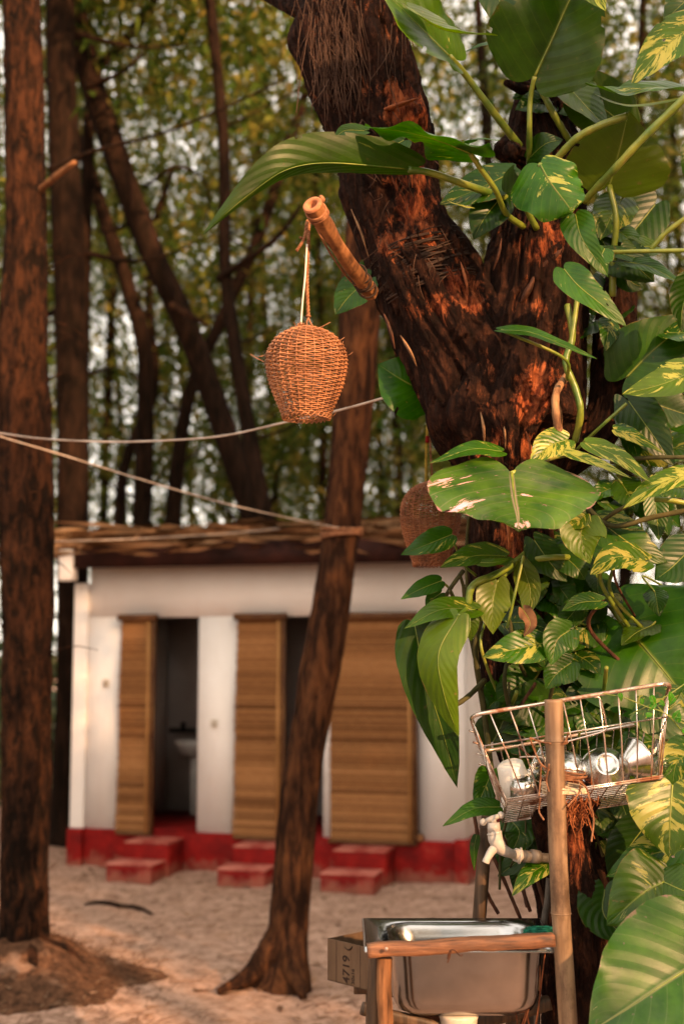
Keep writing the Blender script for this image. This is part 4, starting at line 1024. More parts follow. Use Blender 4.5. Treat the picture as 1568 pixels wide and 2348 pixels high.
# left cluster
leaf([(1034, 1226, 3.1), (980, 1248, 3.08), (919, 1272, 3.07)], 68, (0, -1, .45), (12, 14), var=.25, tone=.9, pet=[(1060, 1290, 3.2), (1080, 1330, 3.25)][:1] + [(1090, 1320, 3.25)], petr=3, lobe=.06)
leaf([(1160, 1275, 3.08), (1085, 1275, 3.04), (1008, 1302, 3.02)], 84, (0, -.85, .75), (14, 12), var=.5, tone=.9, yel=.15, lobe=.08)
leaf([(1100, 1290, 3.02), (1130, 1290, 3.0), (1168, 1282, 3.0)], 40, (0, -.8, 1), (10, 10), var=.2, tone=1.0, yel=.3)
leaf([(1010, 1332, 3.1), (965, 1350, 3.08), (918, 1374, 3.07)], 48, (0, -1, .45), (12, 14), var=.15, tone=(.75, .85, 1.1), pet=[(1030, 1350, 3.12), (1045, 1380, 3.2)], petr=3, lobe=.06)
leaf([(1010, 1360, 3.12), (990, 1375, 3.12), (975, 1392, 3.12)], 40, fc, (12, 12), var=.3, tone=.8)
leaf([(1088, 1398, 3.05), (1010, 1398, 3.02), (925, 1442, 3.0)], 72, (0, -.9, .7), (14, 12), var=.4, tone=.9, yel=.15, lobe=.1)
leaf([(1050, 1412, 3.0), (1005, 1500, 2.98), (1020, 1600, 2.98), (1052, 1690, 3.0)], 128, (-.15, -1, .05), (10, -30), lobe=.05, var=.05, tone=1.25, yel=.45, wr=.95, wl=.75, pet=[(1070, 1395, 3.05), (1105, 1370, 3.15)], petr=5)
leaf([(1055, 1425, 3.04), (1075, 1430, 3.04), (1080, 1470, 3.05)], 60, fc, (10, 10), var=.1, tone=.8, yel=.3)
leaf([(950, 1432, 3.06), (975, 1550, 3.06), (1015, 1680, 3.07), (1048, 1806, 3.08)], 118, (.1, -1, 0), (20, 8), lobe=.04, var=.02, tone=.45)
leaf([(1138, 1335, 3.1), (1128, 1390, 3.08), (1130, 1455, 3.08)], 92, (.15, -1, .1), (14, 14), var=.2, tone=.95, yel=.6, pet=[(1170, 1310, 3.15), (1190, 1290, 3.2)], petr=4)
leaf([(1200, 1302, 3.12), (1215, 1360, 3.1), (1203, 1422, 3.1)], 62, (-.25, -1, .1), (24, 10), var=.3, tone=.9, yel=.7)
leaf([(1248, 1474, 3.05), (1175, 1490, 3.02), (1106, 1506, 3.02)], 88, (0, -1, .4), (12, 10), var=.6, tone=1.05, lobe=.08)
leaf([(1305, 1445, 3.05), (1275, 1470, 3.03), (1262, 1527, 3.02)], 86, (.15, -1, .2), (14, 14), var=.15, tone=1.0)
leaf([(1475, 1285, 3.1), (1410, 1278, 3.08), (1352, 1318, 3.07)], 90, (0, -.9, .6), (12, 10), var=.75, tone=.95, yel=.1)
leaf([(1376, 1378, 3.1), (1330, 1382, 3.08), (1286, 1402, 3.07)], 54, (0, -.9, .6), (12, 10), var=.4, tone=.9)
leaf([(1330, 1385, 3.15), (1300, 1420, 3.12), (1285, 1440, 3.12)], 60, fc, (12, 10), var=.2, tone=.7)
leaf([(1225, 1240, 3.15), (1260, 1290, 3.12), (1300, 1335, 3.12)], 80, fc, (12, 12), var=.25, tone=.7)
leaf([(1280, 1265, 3.15), (1320, 1300, 3.12), (1340, 1330, 3.12)], 80, (0, -1, .4), (12, 12), var=.15, tone=.7)
leaf([(1380, 1200, 3.15), (1450, 1250, 3.12), (1530, 1290, 3.12)], 110, (0, -1, .4), (12, 12), var=.35, tone=.8)
leaf([(1590, 1250, 3.15), (1540, 1300, 3.12), (1500, 1330, 3.12)], 110, (0, -1, .4), (12, 12), var=.15, tone=.6)
leaf([(1500, 1140, 3.15), (1505, 1190, 3.14), (1510, 1240, 3.14)], 60, (0, -1, .1), (12, 12), var=.15, tone=.8)
# huge right leaf
leaf([(1424, 1428, 3.34), (1480, 1490, 3.29), (1545, 1570, 3.27), (1640, 1700, 3.27)], 395, (-.05, -1, .3), (10, 10), lobe=.22, var=.22, tone=(.95, 1.1, .95), curl=.06, wav=.008, pet=[(1405, 1400, 3.36), (1372, 1350, 3.4)], petr=7)
leaf([(1490, 1600, 3.12), (1530, 1640, 3.1), (1600, 1660, 3.1)], 150, (0, -1, .4), (10, 10), var=.5, tone=.8)
leaf([(1308, 1520, 3.08), (1275, 1545, 3.06), (1250, 1580, 3.06)], 80, (.1, -1, .3), (14, 14), var=.25, tone=.8)
leaf([(1300, 1640, 3.28), (1230, 1650, 3.26), (1150, 1680, 3.26)], 110, (0, -1, .4), (10, 10), var=.4, tone=.85)
leaf([(1360, 1590, 3.28), (1330, 1640, 3.26), (1320, 1700, 3.26)], 110, (0, -1, .2), (10, 10), var=.45, tone=.8)
leaf([(1390, 1600, 3.3), (1340, 1650, 3.3), (1300, 1720, 3.3)], 130, (0, -1, .4), (10, 10), var=.5, tone=1.2, yel=.8)
leaf([(1440, 1690, 3.32), (1400, 1720, 3.3), (1340, 1740, 3.3)], 130, (0, -1, .4), (10, 10), var=.5, tone=1.0, yel=.6)
leaf([(1130, 1700, 3.3), (1150, 1660, 3.3), (1170, 1600, 3.3)], 110, (0, -1, .1), (10, 10), var=.2, tone=.6, yel=.2)
# lower left
leaf([(1128, 1768, 3.18), (1110, 1810, 3.15), (1088, 1858, 3.14)], 70, (.2, -1, .2), (14, 14), var=.25, tone=.9)
leaf([(1145, 1850, 3.1), (1085, 1855, 3.08), (1014, 1895, 3.06)], 50, (0, -.9, .7), (12, 10), var=.05, tone=.9, lobe=.05)
leaf([(1262, 1975, 3.12), (1215, 2005, 3.08), (1172, 2056, 3.06)], 54, (-.2, -.9, .6), (12, 10), var=.6, tone=.95, lobe=.03)
leaf([(1092, 1915, 3.28), (1086, 1950, 3.28), (1087, 1998, 3.28)], 22, fc, (12, 10), var=.05, tone=.7, lobe=.03)
leaf([(1170, 1880, 3.25), (1190, 1910, 3.22), (1170, 1960, 3.22)], 90, fc, (12, 10), var=.1, tone=.7)
leaf([(1230, 1900, 3.3), (1200, 1960, 3.3), (1140, 2010, 3.3)], 90, (0, -1, .3), (12, 10), var=.1, tone=.6)
leaf([(1210, 1960, 3.35), (1195, 2010, 3.35), (1180, 2050, 3.35)], 70, fc, (12, 10), var=.1, tone=.55)
# lower right
leaf([(1540, 1800, 3.0), (1535, 1880, 2.98), (1533, 1966, 2.97)], 215, (.05, -1, .35), (12, 12), var=.66, tone=.9, yel=.25, lobe=.10, wl=.95)
leaf([(1590, 1720, 3.05), (1550, 1750, 3.05), (1540, 1810, 3.05)], 100, (.05, -1, .35), (12, 12), var=.5, tone=.9)
leaf([(1575, 1945, 3.04), (1490, 1960, 3.02), (1388, 2012, 3.0)], 108, (0, -.9, .7), (14, 8), var=.5, tone=.95, lobe=.06)
leaf([(1520, 2022, 2.98), (1470, 2050, 2.96), (1390, 2122, 2.95)], 185, (0, -1, .35), (12, 12), var=.3, tone=.85, yel=.15)
leaf([(1520, 2022, 2.98), (1560, 2040, 2.96), (1610, 2060, 2.95)], 110, (0, -1, .35), (12, 12), var=.3, tone=.85, yel=.15)
leaf([(1385, 2040, 3.1), (1385, 2100, 3.08), (1450, 2164, 3.06)], 120, (-.1, -1, .1), (14, 14), var=.12, tone=.6)
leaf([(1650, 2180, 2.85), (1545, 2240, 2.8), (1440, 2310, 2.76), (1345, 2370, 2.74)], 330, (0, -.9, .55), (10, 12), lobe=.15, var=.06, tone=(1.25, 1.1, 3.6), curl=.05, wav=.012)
leaf([(1480, 1890, 3.2), (1430, 1960, 3.2), (1400, 2030, 3.2)], 110, fc, (12, 12), var=.15, tone=.5)
# filler foliage, deeper in
rl = random.Random(77)
zones = [(1400, 640, 60, 110, 6), (1500, 760, 60, 60, 6), (1480, 1010, 70, 60, 8), (1430, 1170, 110, 60, 12), (1300, 1290, 120, 50, 10), (1240, 1400, 90, 70, 12), (1200, 1570, 80, 70, 14), (1300, 1640, 120, 90, 20), (1250, 1500, 100, 90, 12), (1330, 1380, 90, 60, 8), (1250, 1320, 60, 40, 6),
         (1480, 1760, 70, 60, 10), (1200, 1700, 60, 60, 8), (1440, 1850, 70, 60, 9), (1210, 1920, 50, 50, 6), (1500, 2040, 70, 60, 7), (1440, 2180, 60, 60, 7), (1430, 500, 60, 60, 4), (1300, 230, 60, 50, 3), (1500, 1420, 60, 60, 5)]
for zx, zy, sx_, sy_, nn_ in zones:
    for k in range(nn_):
        x = rl.gauss(zx, sx_ * .6); y = rl.gauss(zy, sy_ * .6); a = rl.uniform(-.2, PI + .2); L = rl.uniform(60, 125); d = rl.uniform(3.26, 3.48)
        if x < 1120: x = 1120 + (1120 - x) * .5
        xt = x + math.cos(a) * L; yt = y + abs(math.sin(a)) * L * .8 + 8
        if xt < 1090: xt = 1090 + rl.uniform(0, 30)
        leaf([(x, y, d), ((x + xt) / 2, (y + yt) / 2 - 6, d - .03), (xt, yt, d - .05)], L * rl.uniform(.8, 1.05), (rl.gauss(0, .3), -1, rl.uniform(0, .9)), (rl.uniform(5, 22), rl.uniform(5, 22)),
             var=rl.choice([.05, .1, .2, .3, .5, .6]), tone=rl.uniform(.55, 1.0), yel=rl.choice([0, 0, 0, .1, .3]), wav=.02,
             pet=[(x + rl.gauss(0, 20), y - rl.uniform(10, 40), d + .05), (x + rl.gauss(0, 30), y + rl.uniform(0, 60), d + .12)] if rl.random() < .6 else None, petr=rl.uniform(2.5, 4))
# free stalks and stems
def stem(pts, r_, name='stem', mat='stalk', parent=None, seg=10):
    q = MB(); c = cr(PP(pts), 10 * len(pts)); sd_ = rl.random() * 99
    q.tube(c, [px(3.2, r_) * (1 + .05 * math.sin(i * .9 + sd_)) for i in range(len(c))] if not hasattr(r_, '__len__') else [px(3.2, v_) for v_ in r_], seg)
    return q.build(name, M[mat], parent or vine)
stem([(1240, 205, 3.25), (1262, 250, 3.25), (1285, 290, 3.27), (1308, 328, 3.3)], 8)
stem([(1272, 368, 3.2), (1320, 318, 3.15), (1375, 288, 3.12), (1436, 266, 3.1)], 9)
stem([(1338, 462, 3.2), (1410, 385, 3.1), (1480, 310, 3.05), (1590, 205, 3.0)], 9)
stem([(1380, 580, 3.2), (1440, 577, 3.15), (1600, 574, 3.1)], 5)
stem([(1490, 572, 3.2), (1530, 530, 3.18), (1600, 480, 3.15)], 6)
stem([(1300, 700, 3.2), (1312, 770, 3.17), (1296, 830, 3.15), (1318, 890, 3.15), (1330, 945, 3.15), (1318, 1012, 3.2)], 8)
stem([(1328, 640, 3.2), (1318, 720, 3.17), (1308, 790, 3.16)], 6)
stem([(1436, 925, 3.1), (1380, 975, 3.12), (1322, 1030, 3.2)], 4)
stem([(1330, 1150, 3.2), (1400, 1205, 3.12), (1500, 1185, 3.08), (1600, 1165, 3.05)], 6, mat='dark_stalk')
stem([(1500, 1145, 3.05), (1540, 1148, 3.05), (1600, 1160, 3.05)], 6)
stem([(1330, 1240, 3.2), (1400, 1180, 3.12), (1460, 1150, 3.08)], 5, mat='dark_stalk')
stem([(1400, 1060, 3.2), (1480, 1050, 3.12), (1600, 1048, 3.08)], 5, mat='dark_stalk')
stem([(1215, 1262, 3.18), (1150, 1310, 3.1), (1086, 1340, 3.06), (1072, 1385, 3.06)], 8)
stem([(1210, 1285, 3.15), (1265, 1278, 3.1), (1310, 1278, 3.15)], 7)
stem([(1200, 1275, 3.1), (1180, 1360, 3.08), (1162, 1440, 3.1)], 3.5)
stem([(1062, 1308, 3.08), (1035, 1345, 3.1), (1010, 1385, 3.15)], 5, mat='dark_stalk')
stem([(1053, 1315, 3.08), (1062, 1350, 3.1), (1062, 1400, 3.12)], 3.5, mat='dark_stalk')
stem([(1030, 1355, 3.08), (1045, 1385, 3.12)], 3, mat='dark_stalk')
stem([(1105, 1420, 3.1), (1085, 1422, 3.08), (1062, 1432, 3.06)], 4)
stem([(1090, 1100, 3.2), (1075, 1180, 3.22), (1068, 1280, 3.25), (1070, 1340, 3.25)], 4, 'aerial_root', 'dark_stalk')
stem([(1068, 1340, 3.25), (1075, 1440, 3.25), (1100, 1560, 3.28)], 5, 'aerial_root', 'dark_stalk')
stem([(1100, 1420, 3.24), (1090, 1500, 3.24), (1110, 1640, 3.28), (1130, 1800, 3.28)], 7, 'aerial_root', 'dark_stalk')
stem([(1040, 1620, 3.12), (1075, 1595, 3.16), (1110, 1560, 3.25)], 6, 'stem', 'dark_stalk')
stem([(1290, 1020, 3.15), (1275, 960, 3.12), (1275, 900, 3.14), (1300, 860, 3.2)], 9, 'aerial_root', 'slab_pale')
for k in range(26):
    x = rl.uniform(1100, 1420); y = rl.uniform(1250, 1900)
    stem([(x, y, rl.uniform(3.15, 3.3)), (x + rl.gauss(0, 20), y + 70, rl.uniform(3.15, 3.3)), (x + rl.gauss(0, 40), y + rl.uniform(110, 200), 3.3)], rl.uniform(2, 5), 'aerial_root', rl.choice(['dark_stalk', 'stalk', 'slab_dark']))
for a_ in ([(1085, 1860, 3.3), (1092, 1900, 3.3), (1096, 1935, 3.3)], [(1128, 1958, 3.3), (1160, 2030, 3.32), (1192, 2105, 3.34)], [(1105, 2020, 3.34), (1122, 2060, 3.34), (1142, 2095, 3.34)], [(1195, 2020, 3.34), (1208, 2080, 3.34)], [(1222, 1990, 3.3), (1240, 2050, 3.3), (1252, 2095, 3.3)], [(1150, 1900, 3.36), (1180, 1990, 3.36), (1215, 2090, 3.36)]):
    stem(a_, 4.5, 'aerial_root', 'slab_dark')
# dead leaf bits
for a_, w_ in (([(1200, 1400, 3.05), (1215, 1430, 3.03), (1200, 1460, 3.03)], 40), ([(965, 1545, 3.1), (958, 1600, 3.1), (962, 1648, 3.1)], 34)):
    o = leaf(a_, w_, fc, (30, 30), var=0, tone=(1, 1, 1), wav=.08); o.name = 'dead_leaf'; o.data.materials[0] = M['dead_leaf']; o['label'] = 'shrivelled brown dead leaf'
# weed sprig at the right edge
sp = thing('creeper', (P(1500, 1620, 2.9).x, 2.9, 0), 'thin creeper with tiny bright green leaves above the right end of the dish basket', 'creeper')
wl_ = [(1470, 1602), (1492, 1596), (1500, 1612), (1545, 1600), (1560, 1640), (1552, 1655), (1565, 1672), (1420, 1590), (1545, 1648), (1480, 1640), (1540, 1610), (1512, 1608)]
stem([(1380, 1590, 2.9), (1430, 1600, 2.88), (1480, 1620, 2.88), (1530, 1640, 2.88), (1580, 1700, 2.9)], 1.2, 'stem', 'stalk', sp, 5)
stem([(1580, 1560, 2.9), (1520, 1600, 2.88), (1440, 1640, 2.9)], 1.2, 'stem', 'stalk', sp, 5)
for x, y in wl_:
    a = rl.uniform(0, 2 * PI); L = rl.uniform(16, 28)
    leaf([(x, y, 2.88), (x + math.cos(a) * L, y + math.sin(a) * L, 2.88)], L * .7, (rl.gauss(0, .3), -1, .5), (8, 8), var=0, tone=(1.3, 2.3, 1.8), parent=sp, lobe=.05)
print('leaves', nleaf)

# ------------------------------------------------------------------ peg and lanterns
peg = thing('cut_pole', P(850, 655, 3.2), 'sawn-off wooden pole end sticking out from the leaning limb, the wicker lantern hung on it', 'pole')
q = MB(); pc = cr(PP([(716, 470, 2.90), (762, 545, 2.99), (800, 605, 3.08), (850, 672, 3.22)]), 50)
q.tube(pc, [px(3.05, 22), px(3.05, 20), px(3.05, 17), px(3.05, 18), px(3.1, 18), px(3.1, 20)], 28, cap=False, disp=trunk_disp(6, .13, 14)); q.build('shaft', M['branch_wood'], peg)
ax = (Vector(pc[1]) - Vector(pc[0])).normalized(); q = MB()
Mx = Matrix.Translation(Vector(pc[0])) @ ax.to_track_quat('Z', 'Y').to_matrix().to_4x4()
q.lathe([(.0235, .003), (.0225, -.003), (.019, -.004), (.0135, -.003), (.0115, .0), (.0105, .012), (.001, .014)], 26, Mx); q.build('sawn_end', M['cut_wood'], peg)
q = MB()
for k in range(4):
    c = Vector(pc[3]) + ax * (.006 * k); u_ = ax.orthogonal().normalized(); v_ = ax.cross(u_)
    q.tube([c + (u_ * math.cos(a) + v_ * math.sin(a)) * .0235 + ax * (.004 * math.sin(a + k)) for a in np.linspace(0, 2 * PI, 22)[:-1]], .0028, 6, closed=True)
q.build('cord_wrap', M['rope'], peg)
q = MB(); q.tube(cr(PP([(733, 468, 2.99), (740, 458, 2.98), (735, 452, 2.99)]), 8), .006, 7); q.tube(cr(PP([(722, 470, 2.98), (736, 462, 2.97), (728, 455, 2.99)]), 8), .004, 7); q.build('knot', M['rope'], peg)
q = MB(); q.tube(cr(PP([(724, 520, 3.0), (745, 560, 3.03), (770, 600, 3.08), (800, 640, 3.14), (830, 668, 3.2)]), 30), .0026, 6); q.build('cord_tail', M['rope'], peg)

q = MB()
for k in range(7):
    c = Vector(pc[44]) - ax * (.010 * k - .02); u_ = ax.orthogonal().normalized(); v_ = ax.cross(u_)
    q.tube([c + (u_ * math.cos(a) + v_ * math.sin(a)) * .0225 + ax * (.008 * math.sin(a + k * 2)) for a in np.linspace(0, 2 * PI, 22)[:-1]], .0026, 6, closed=True)
q.build('lashing', M['dark_fibre'], peg)
def twisted(q, pts, r_, turns=30, n=110, strands=2):
    c = cr(pts, n); fr = frames(c)
    for s_ in range(strands):
        q.tube([p + (U * math.cos(i / n * turns * 2 * PI / 2 + s_ * 2 * PI / strands) + V * math.sin(i / n * turns * PI + s_ * 2 * PI / strands)) * r_ * .55 for i, (p, T, U, V) in enumerate(fr)], r_ * .6, 6)
def lantern(root, cx, top, bot, D, sx_=1.0, seed=0, scale_rows=47, mw='wicker'):
    S = (bot - top) / 218.0; ku = D / F
    prof = np.array([(0, 14), (4, 26), (9, 42), (20, 62), (34, 77), (52, 88), (70, 92.5), (90, 93.5), (112, 91), (135, 85), (160, 76), (185, 65), (205, 57), (218, 53)], float)
    c0 = P(cx, top, D); rr = random.Random(seed)
    def rad(s): return float(np.interp(s, prof[:, 0], prof[:, 1])) * S * sx_ * ku
    NS = 28; n_up = NS * 6
    q = MB()
    rows = list(np.linspace(1, 214, scale_rows))
    for k, s in enumerate(rows):
        par = 1 if k % 2 else -1; gap = 1.0
        pts = []
        for j in range(n_up):
            a = 2 * PI * j / n_up
            jit = noise.noise(Vector((math.cos(a) * 3, math.sin(a) * 3, s * .15 + seed)))
            hole = (1 if 58 < s < 78 else 0) * noise.noise(Vector((math.cos(a) * 5, math.sin(a) * 5, k * 2.3)))
            ss = s + 1.5 * jit + 3.6 * hole
            r = rad(ss) + .0030 * par * math.cos(a * NS / 2) + .0010 * jit
            pts.append(c0 + Vector((r * math.cos(a), r * math.sin(a), -ss * S * ku)))
        q.tube(pts, .00140 * rr.uniform(.8, 1.25), 5, closed=True)
    tag(q.build('woven_shell', M[mw], root), kind='stuff')
    for j in range(NS // 2 * 2):
        a = 2 * PI * (j + .5 * 0) / NS
        q = MB(); q.tube([c0 + Vector((rad(s) * math.cos(a), rad(s) * math.sin(a), -s * S * ku)) for s in np.linspace(1, 216, 30)], .0017, 5); q.build('stake', M[mw], root)
    q = MB()      # braided lower rim
    for st_ in range(2):
        pts = []
        for j in range(224):
            a = 2 * PI * j / 224; r = rad(216) + .003 * math.sin(a * 14 + st_ * 3.1)
            pts.append(c0 + Vector((r * math.cos(a), r * math.sin(a), -(214 + (5 + 2 * noise.noise(Vector((a * 3, st_, seed)))) * math.cos(a * 14 + st_ * 3.1)) * S * ku)))
        q.tube(pts, .0016, 5, closed=True)
    q.build('rim', M[mw], root)
    q = MB()      # loose ends
    for k in range(26):
        a = rr.uniform(0, 2 * PI); s = rr.choice([2, 2, 214, 70, rr.uniform(20, 200)]); r = rad(s) + .003
        p = c0 + Vector((r * math.cos(a), r * math.sin(a), -s * S * ku)); d = Vector((math.cos(a) + rr.gauss(0, .6), math.sin(a) + rr.gauss(0, .6), rr.gauss(0, .5))) * rr.uniform(.006, .02)
        q.tube([p, p + d * .5, p + d + Vector((0, 0, .003))], [.0013, .001, .0006], 4)
    q.build('loose_cane', M[mw], root)
    return c0, rad
l1 = thing('wicker_lantern', P(703, 750, 3.02), 'light wicker lantern hanging on a rope from the sawn-off pole, fully lit', 'lantern')
c0, rad = lantern(l1, 703, 750, 968, 3.02)
q = MB(); twisted(q, PP([(708, 505, 3.0), (707, 560, 3.0), (704, 640, 3.01), (707, 728, 3.02)]), .0042, 34); q.build('rope', M['rope'], l1)
q = MB(); twisted(q, PP([(705, 505, 2.98), (700, 540, 2.97), (690, 560, 2.97), (680, 575, 2.97)]), .0036, 12, 40); twisted(q, PP([(703, 510, 3.02), (697, 545, 3.02), (688, 545, 3.0)]), .003, 8, 30); q.build('rope_end', M['rope'], l1)
q = MB(); q.tube(cr(PP([(704, 560, 2.99), (700, 630, 2.99), (694, 690, 3.0), (690, 745, 3.01)]), 24), .0024, 6); q.build('string', M['string_white'], l1)
q = MB()
for a_ in ([(707, 728), (712, 740), (720, 752)], [(707, 728), (703, 742), (712, 756)], [(690, 745), (684, 742), (683, 752)], [(690, 745), (697, 742), (694, 758)], [(690, 738), (686, 750), (692, 757)]):
    q.tube(cr(PP([(x, y, 3.0) for x, y in a_]), 8), .002, 5)
q.tube([P(707, 725, 3.01) + Vector((math.cos(a) * .004, math.sin(a) * .004, 0)) for a in np.linspace(0, 6.28, 9)[:-1]], .003, 6, closed=True)
q.build('tie_knot', M['rope'], l1)
l2 = thing('wicker_lantern', P(985, 1105, 3.75), 'smaller shaded wicker lantern hanging behind the big pale leaf, patched with orange light', 'lantern')
lantern(l2, 986, 1105, 1300, 3.75, .82, 5, 44, 'shaded_wicker')
q = MB(); twisted(q, PP([(980, 968, 3.72), (977, 1040, 3.73), (976, 1108, 3.75)]), .004, 16, 70); q.build('rope', M['yellow_cord'], l2)
q = MB(); twisted(q, PP([(985, 975, 3.76), (987, 1040, 3.76), (992, 1108, 3.76)]), .003, 16, 70); q.build('rope', M['rope'], l2)
q = MB(); q.tube(cr(PP([(980, 1000, 3.72), (979, 1015, 3.72)]), 5), .006, 7); q.build('bead', M['red'], l2)

# ------------------------------------------------------------------ washing lines
def line(pts, r_, label, n=60):
    q = MB(); q.tube(cr(PP(pts), n), r_, 6); o = q.build('washing_line', M['line']); tag(o, label, 'line', 'cords strung between the trees'); return o
line([(-60, 985, 5.4), (0, 993, 5.3), (100, 1006, 5.15), (250, 1013, 5.0), (400, 1009, 4.8), (520, 998, 4.6), (655, 968, 4.2), (780, 940, 3.9), (900, 906, 3.6), (1000, 872, 3.45)], .0034, 'pale cord sagging from the left edge past the lantern to the old tree')
line([(-60, 975, 5.6), (0, 1000, 5.6), (150, 1045, 5.8), (300, 1092, 6.0), (500, 1150, 6.3), (650, 1185, 6.6), (785, 1212, 6.8)], .0030, 'cord running down from the left edge to the leaning trunk in front of the hut')
line([(60, 1238, 6.7), (130, 1241, 7.4), (300, 1236, 8.2), (500, 1225, 9.0), (640, 1212, 9.8)], .004, 'thin greenish cord stretched along the front of the thatch')

# ------------------------------------------------------------------ bamboo poles
def culm(pts, rad_px, name, label, mat='bamboo', nodes=(), seg=30, n=140, cat='pole'):
    c = cr(PP(pts), n); b = thing(name, (c[-1][0], c[-1][1], max(0, 0)), label, cat)
    rs = []
    zs = [P(*x_).z for x_ in nodes]
    for p in c:
        r_ = px(2.95, rad_px)
        for z in zs: r_ *= 1 + .10 * math.exp(-((p[2] - z) / .006) ** 2)
        rs.append(r_)
    q = MB(); q.tube(c, rs, seg, disp=trunk_disp(len(label), .03, 3)); q.build('culm', M[mat], b)
    for z in zs:
        i = int(np.argmin(abs(c[:, 2] - z))); q = MB(); p = Vector(c[i])
        q.tube([p + Vector((math.cos(a) * rs[i], math.sin(a) * rs[i], 0)) for a in np.linspace(0, 6.2832, 26)[:-1]], .0014, 5, closed=True); q.build('node_ring', M[mat], b)
    return b
pole = culm([(1268, 1604, 2.9), (1274, 1800, 2.9), (1283, 2050, 2.91), (1302, 2350, 2.93), (1325, 2700, 2.95), (1350, 3240, 2.97)], 20.5, 'bamboo_pole', 'upright tan bamboo pole tied in front of the dish basket', nodes=[(1284, 2090, 2.91), (1272, 1700, 2.9), (1310, 2440, 2.93)])
bk = culm([(1130, 1780, 3.32), (1112, 1930, 3.32), (1100, 2080, 3.32), (1085, 2300, 3.32), (1060, 3000, 3.32)], 17, 'bamboo_pole', 'dark old bamboo post behind the tap at the back of the sink', 'old_bamboo', nodes=[(1116, 1895, 3.32)])
gp = culm([(1262, 1960, 3.2), (1255, 2060, 3.22), (1245, 2130, 3.24), (1230, 2350, 3.25), (1215, 3000, 3.25)], 8, 'water_pipe', 'thin grey pipe rising behind the right end of the sink', 'grey_pipe', cat='pipe')

# lashings at the pole
ls = thing('twine_lashing', P(1272, 1800, 2.88), 'twine and pale palm strips tying the bamboo pole to the stump', 'twine')
def loop(q, cx, cy, D, rx, ry, tilt, r_, n=26, ph=0):
    q.tube([P(cx, cy, D) + Vector((math.cos(a) * px(D, rx), math.sin(a) * px(D, ry), math.cos(a) * px(D, rx) * tilt + .002 * math.sin(2 * a + ph))) for a in np.linspace(0, 2 * PI, n)[:-1]], r_, 6, closed=True)
for k in range(5):
    q = MB(); loop(q, 1290 + k, 1800 + k * 4, 2.95, 46 + k, 55, -.12 + .03 * k, .0024 + .0006 * (k % 2), ph=k); q.build('palm_strip', M['palm_strip'], ls)
for k in range(3): q = MB(); loop(q, 1278, 1806 + k * 5, 2.91, 26, 26, -.05, .0026, ph=k); q.build('palm_strip', M['palm_strip'], ls)
for k in range(5):
    q = MB(); loop(q, 1296, 1768 + k * 5 + rb.gauss(0, 3), 2.94, 40 + rb.gauss(0, 5), 40, -.3 + .25 * rb.random(), .0017, ph=k); q.build('twine', M['rope'], ls)
for k in range(3): q = MB(); loop(q, 1274, 1696 + k * 4, 2.905, 25, 25, -.08, .0018, ph=k); q.build('twine', M['rope'], ls)
for a_ in ([(1214, 1692), (1225, 1722), (1240, 1752), (1262, 1768)], [(1262, 1705), (1235, 1700), (1215, 1692)], [(1295, 1702), (1300, 1688), (1302, 1680)], [(1258, 1752), (1252, 1790), (1258, 1815)], [(1240, 1752), (1238, 1790), (1235, 1825)], [(1325, 1790), (1345, 1810), (1352, 1850), (1358, 1870)], [(1238, 1830), (1235, 1860), (1246, 1880)], [(1350, 1830), (1360, 1880), (1355, 1930)], [(1300, 1850), (1325, 1820), (1330, 1800)]):
    q = MB(); q.tube(cr(PP([(x, y, 2.87 + .02 * (i % 2)) for i, (x, y) in enumerate(a_)]), 26), .0020, 6); q.build('loose_twine', M['rope'], ls)

# ------------------------------------------------------------------ dish basket
CN = {'FTL': (1078, 1640, 2.96), 'FTR': (1537, 1565, 2.96), 'FBL': (1163, 1836, 2.98), 'FBR': (1518, 1783, 2.98), 'BTL': (1104, 1724, 3.24), 'BTR': (1510, 1652, 3.24), 'BBL': (1152, 1886, 3.16), 'BBR': (1470, 1838, 3.16)}
CN = {k: P(*v_) for k, v_ in CN.items()}
def bil(a, b, c, d, s, t_): return (a * (1 - s) + b * s) * (1 - t_) + (c * (1 - s) + d * s) * t_
bk_ = thing('dish_basket', (CN['FBL'] + CN['FBR']) / 2, 'tilted rusty wire dish basket tied to the bamboo pole', 'basket')
def wire(pts, r_=.0016, name='wire', seg=6): 
    q = MB(); q.tube(pts, r_, seg); return q.build(name, M['wire'], bk_)
def rim_pts():
    a, b, c, d = CN['FTL'], CN['FTR'], CN['BTR'], CN['BTL']; out = []; rr = .035
    cs = [a, b, c, d]
    for i in range(4):
        p = cs[i]; pr = cs[i - 1]; nx_ = cs[(i + 1) % 4]
        d0 = (pr - p).normalized() * rr; d1 = (nx_ - p).normalized() * rr
        for t_ in np.linspace(0, 1, 7): out.append((p + d0) * (1 - t_) ** 2 + p * 2 * t_ * (1 - t_) + (p + d1) * t_ ** 2)
    return out
q = MB(); q.tube(rim_pts(), px(2.96, 4.8), 10, closed=True); q.build('rim', M['wire'], bk_)
F_ = lambda s, t_: bil(CN['FTL'], CN['FTR'], CN['FBL'], CN['FBR'], s, t_)
Bk = lambda s, t_: bil(CN['BTL'], CN['BTR'], CN['BBL'], CN['BBR'], s, t_)
Lf = lambda s, t_: bil(CN['FTL'], CN['BTL'], CN['FBL'], CN['BBL'], s, t_)
Rt = lambda s, t_: bil(CN['FTR'], CN['BTR'], CN['FBR'], CN['BBR'], s, t_)
Bt = lambda s, t_: bil(CN['FBL'], CN['FBR'], CN['BBL'], CN['BBR'], s, t_)
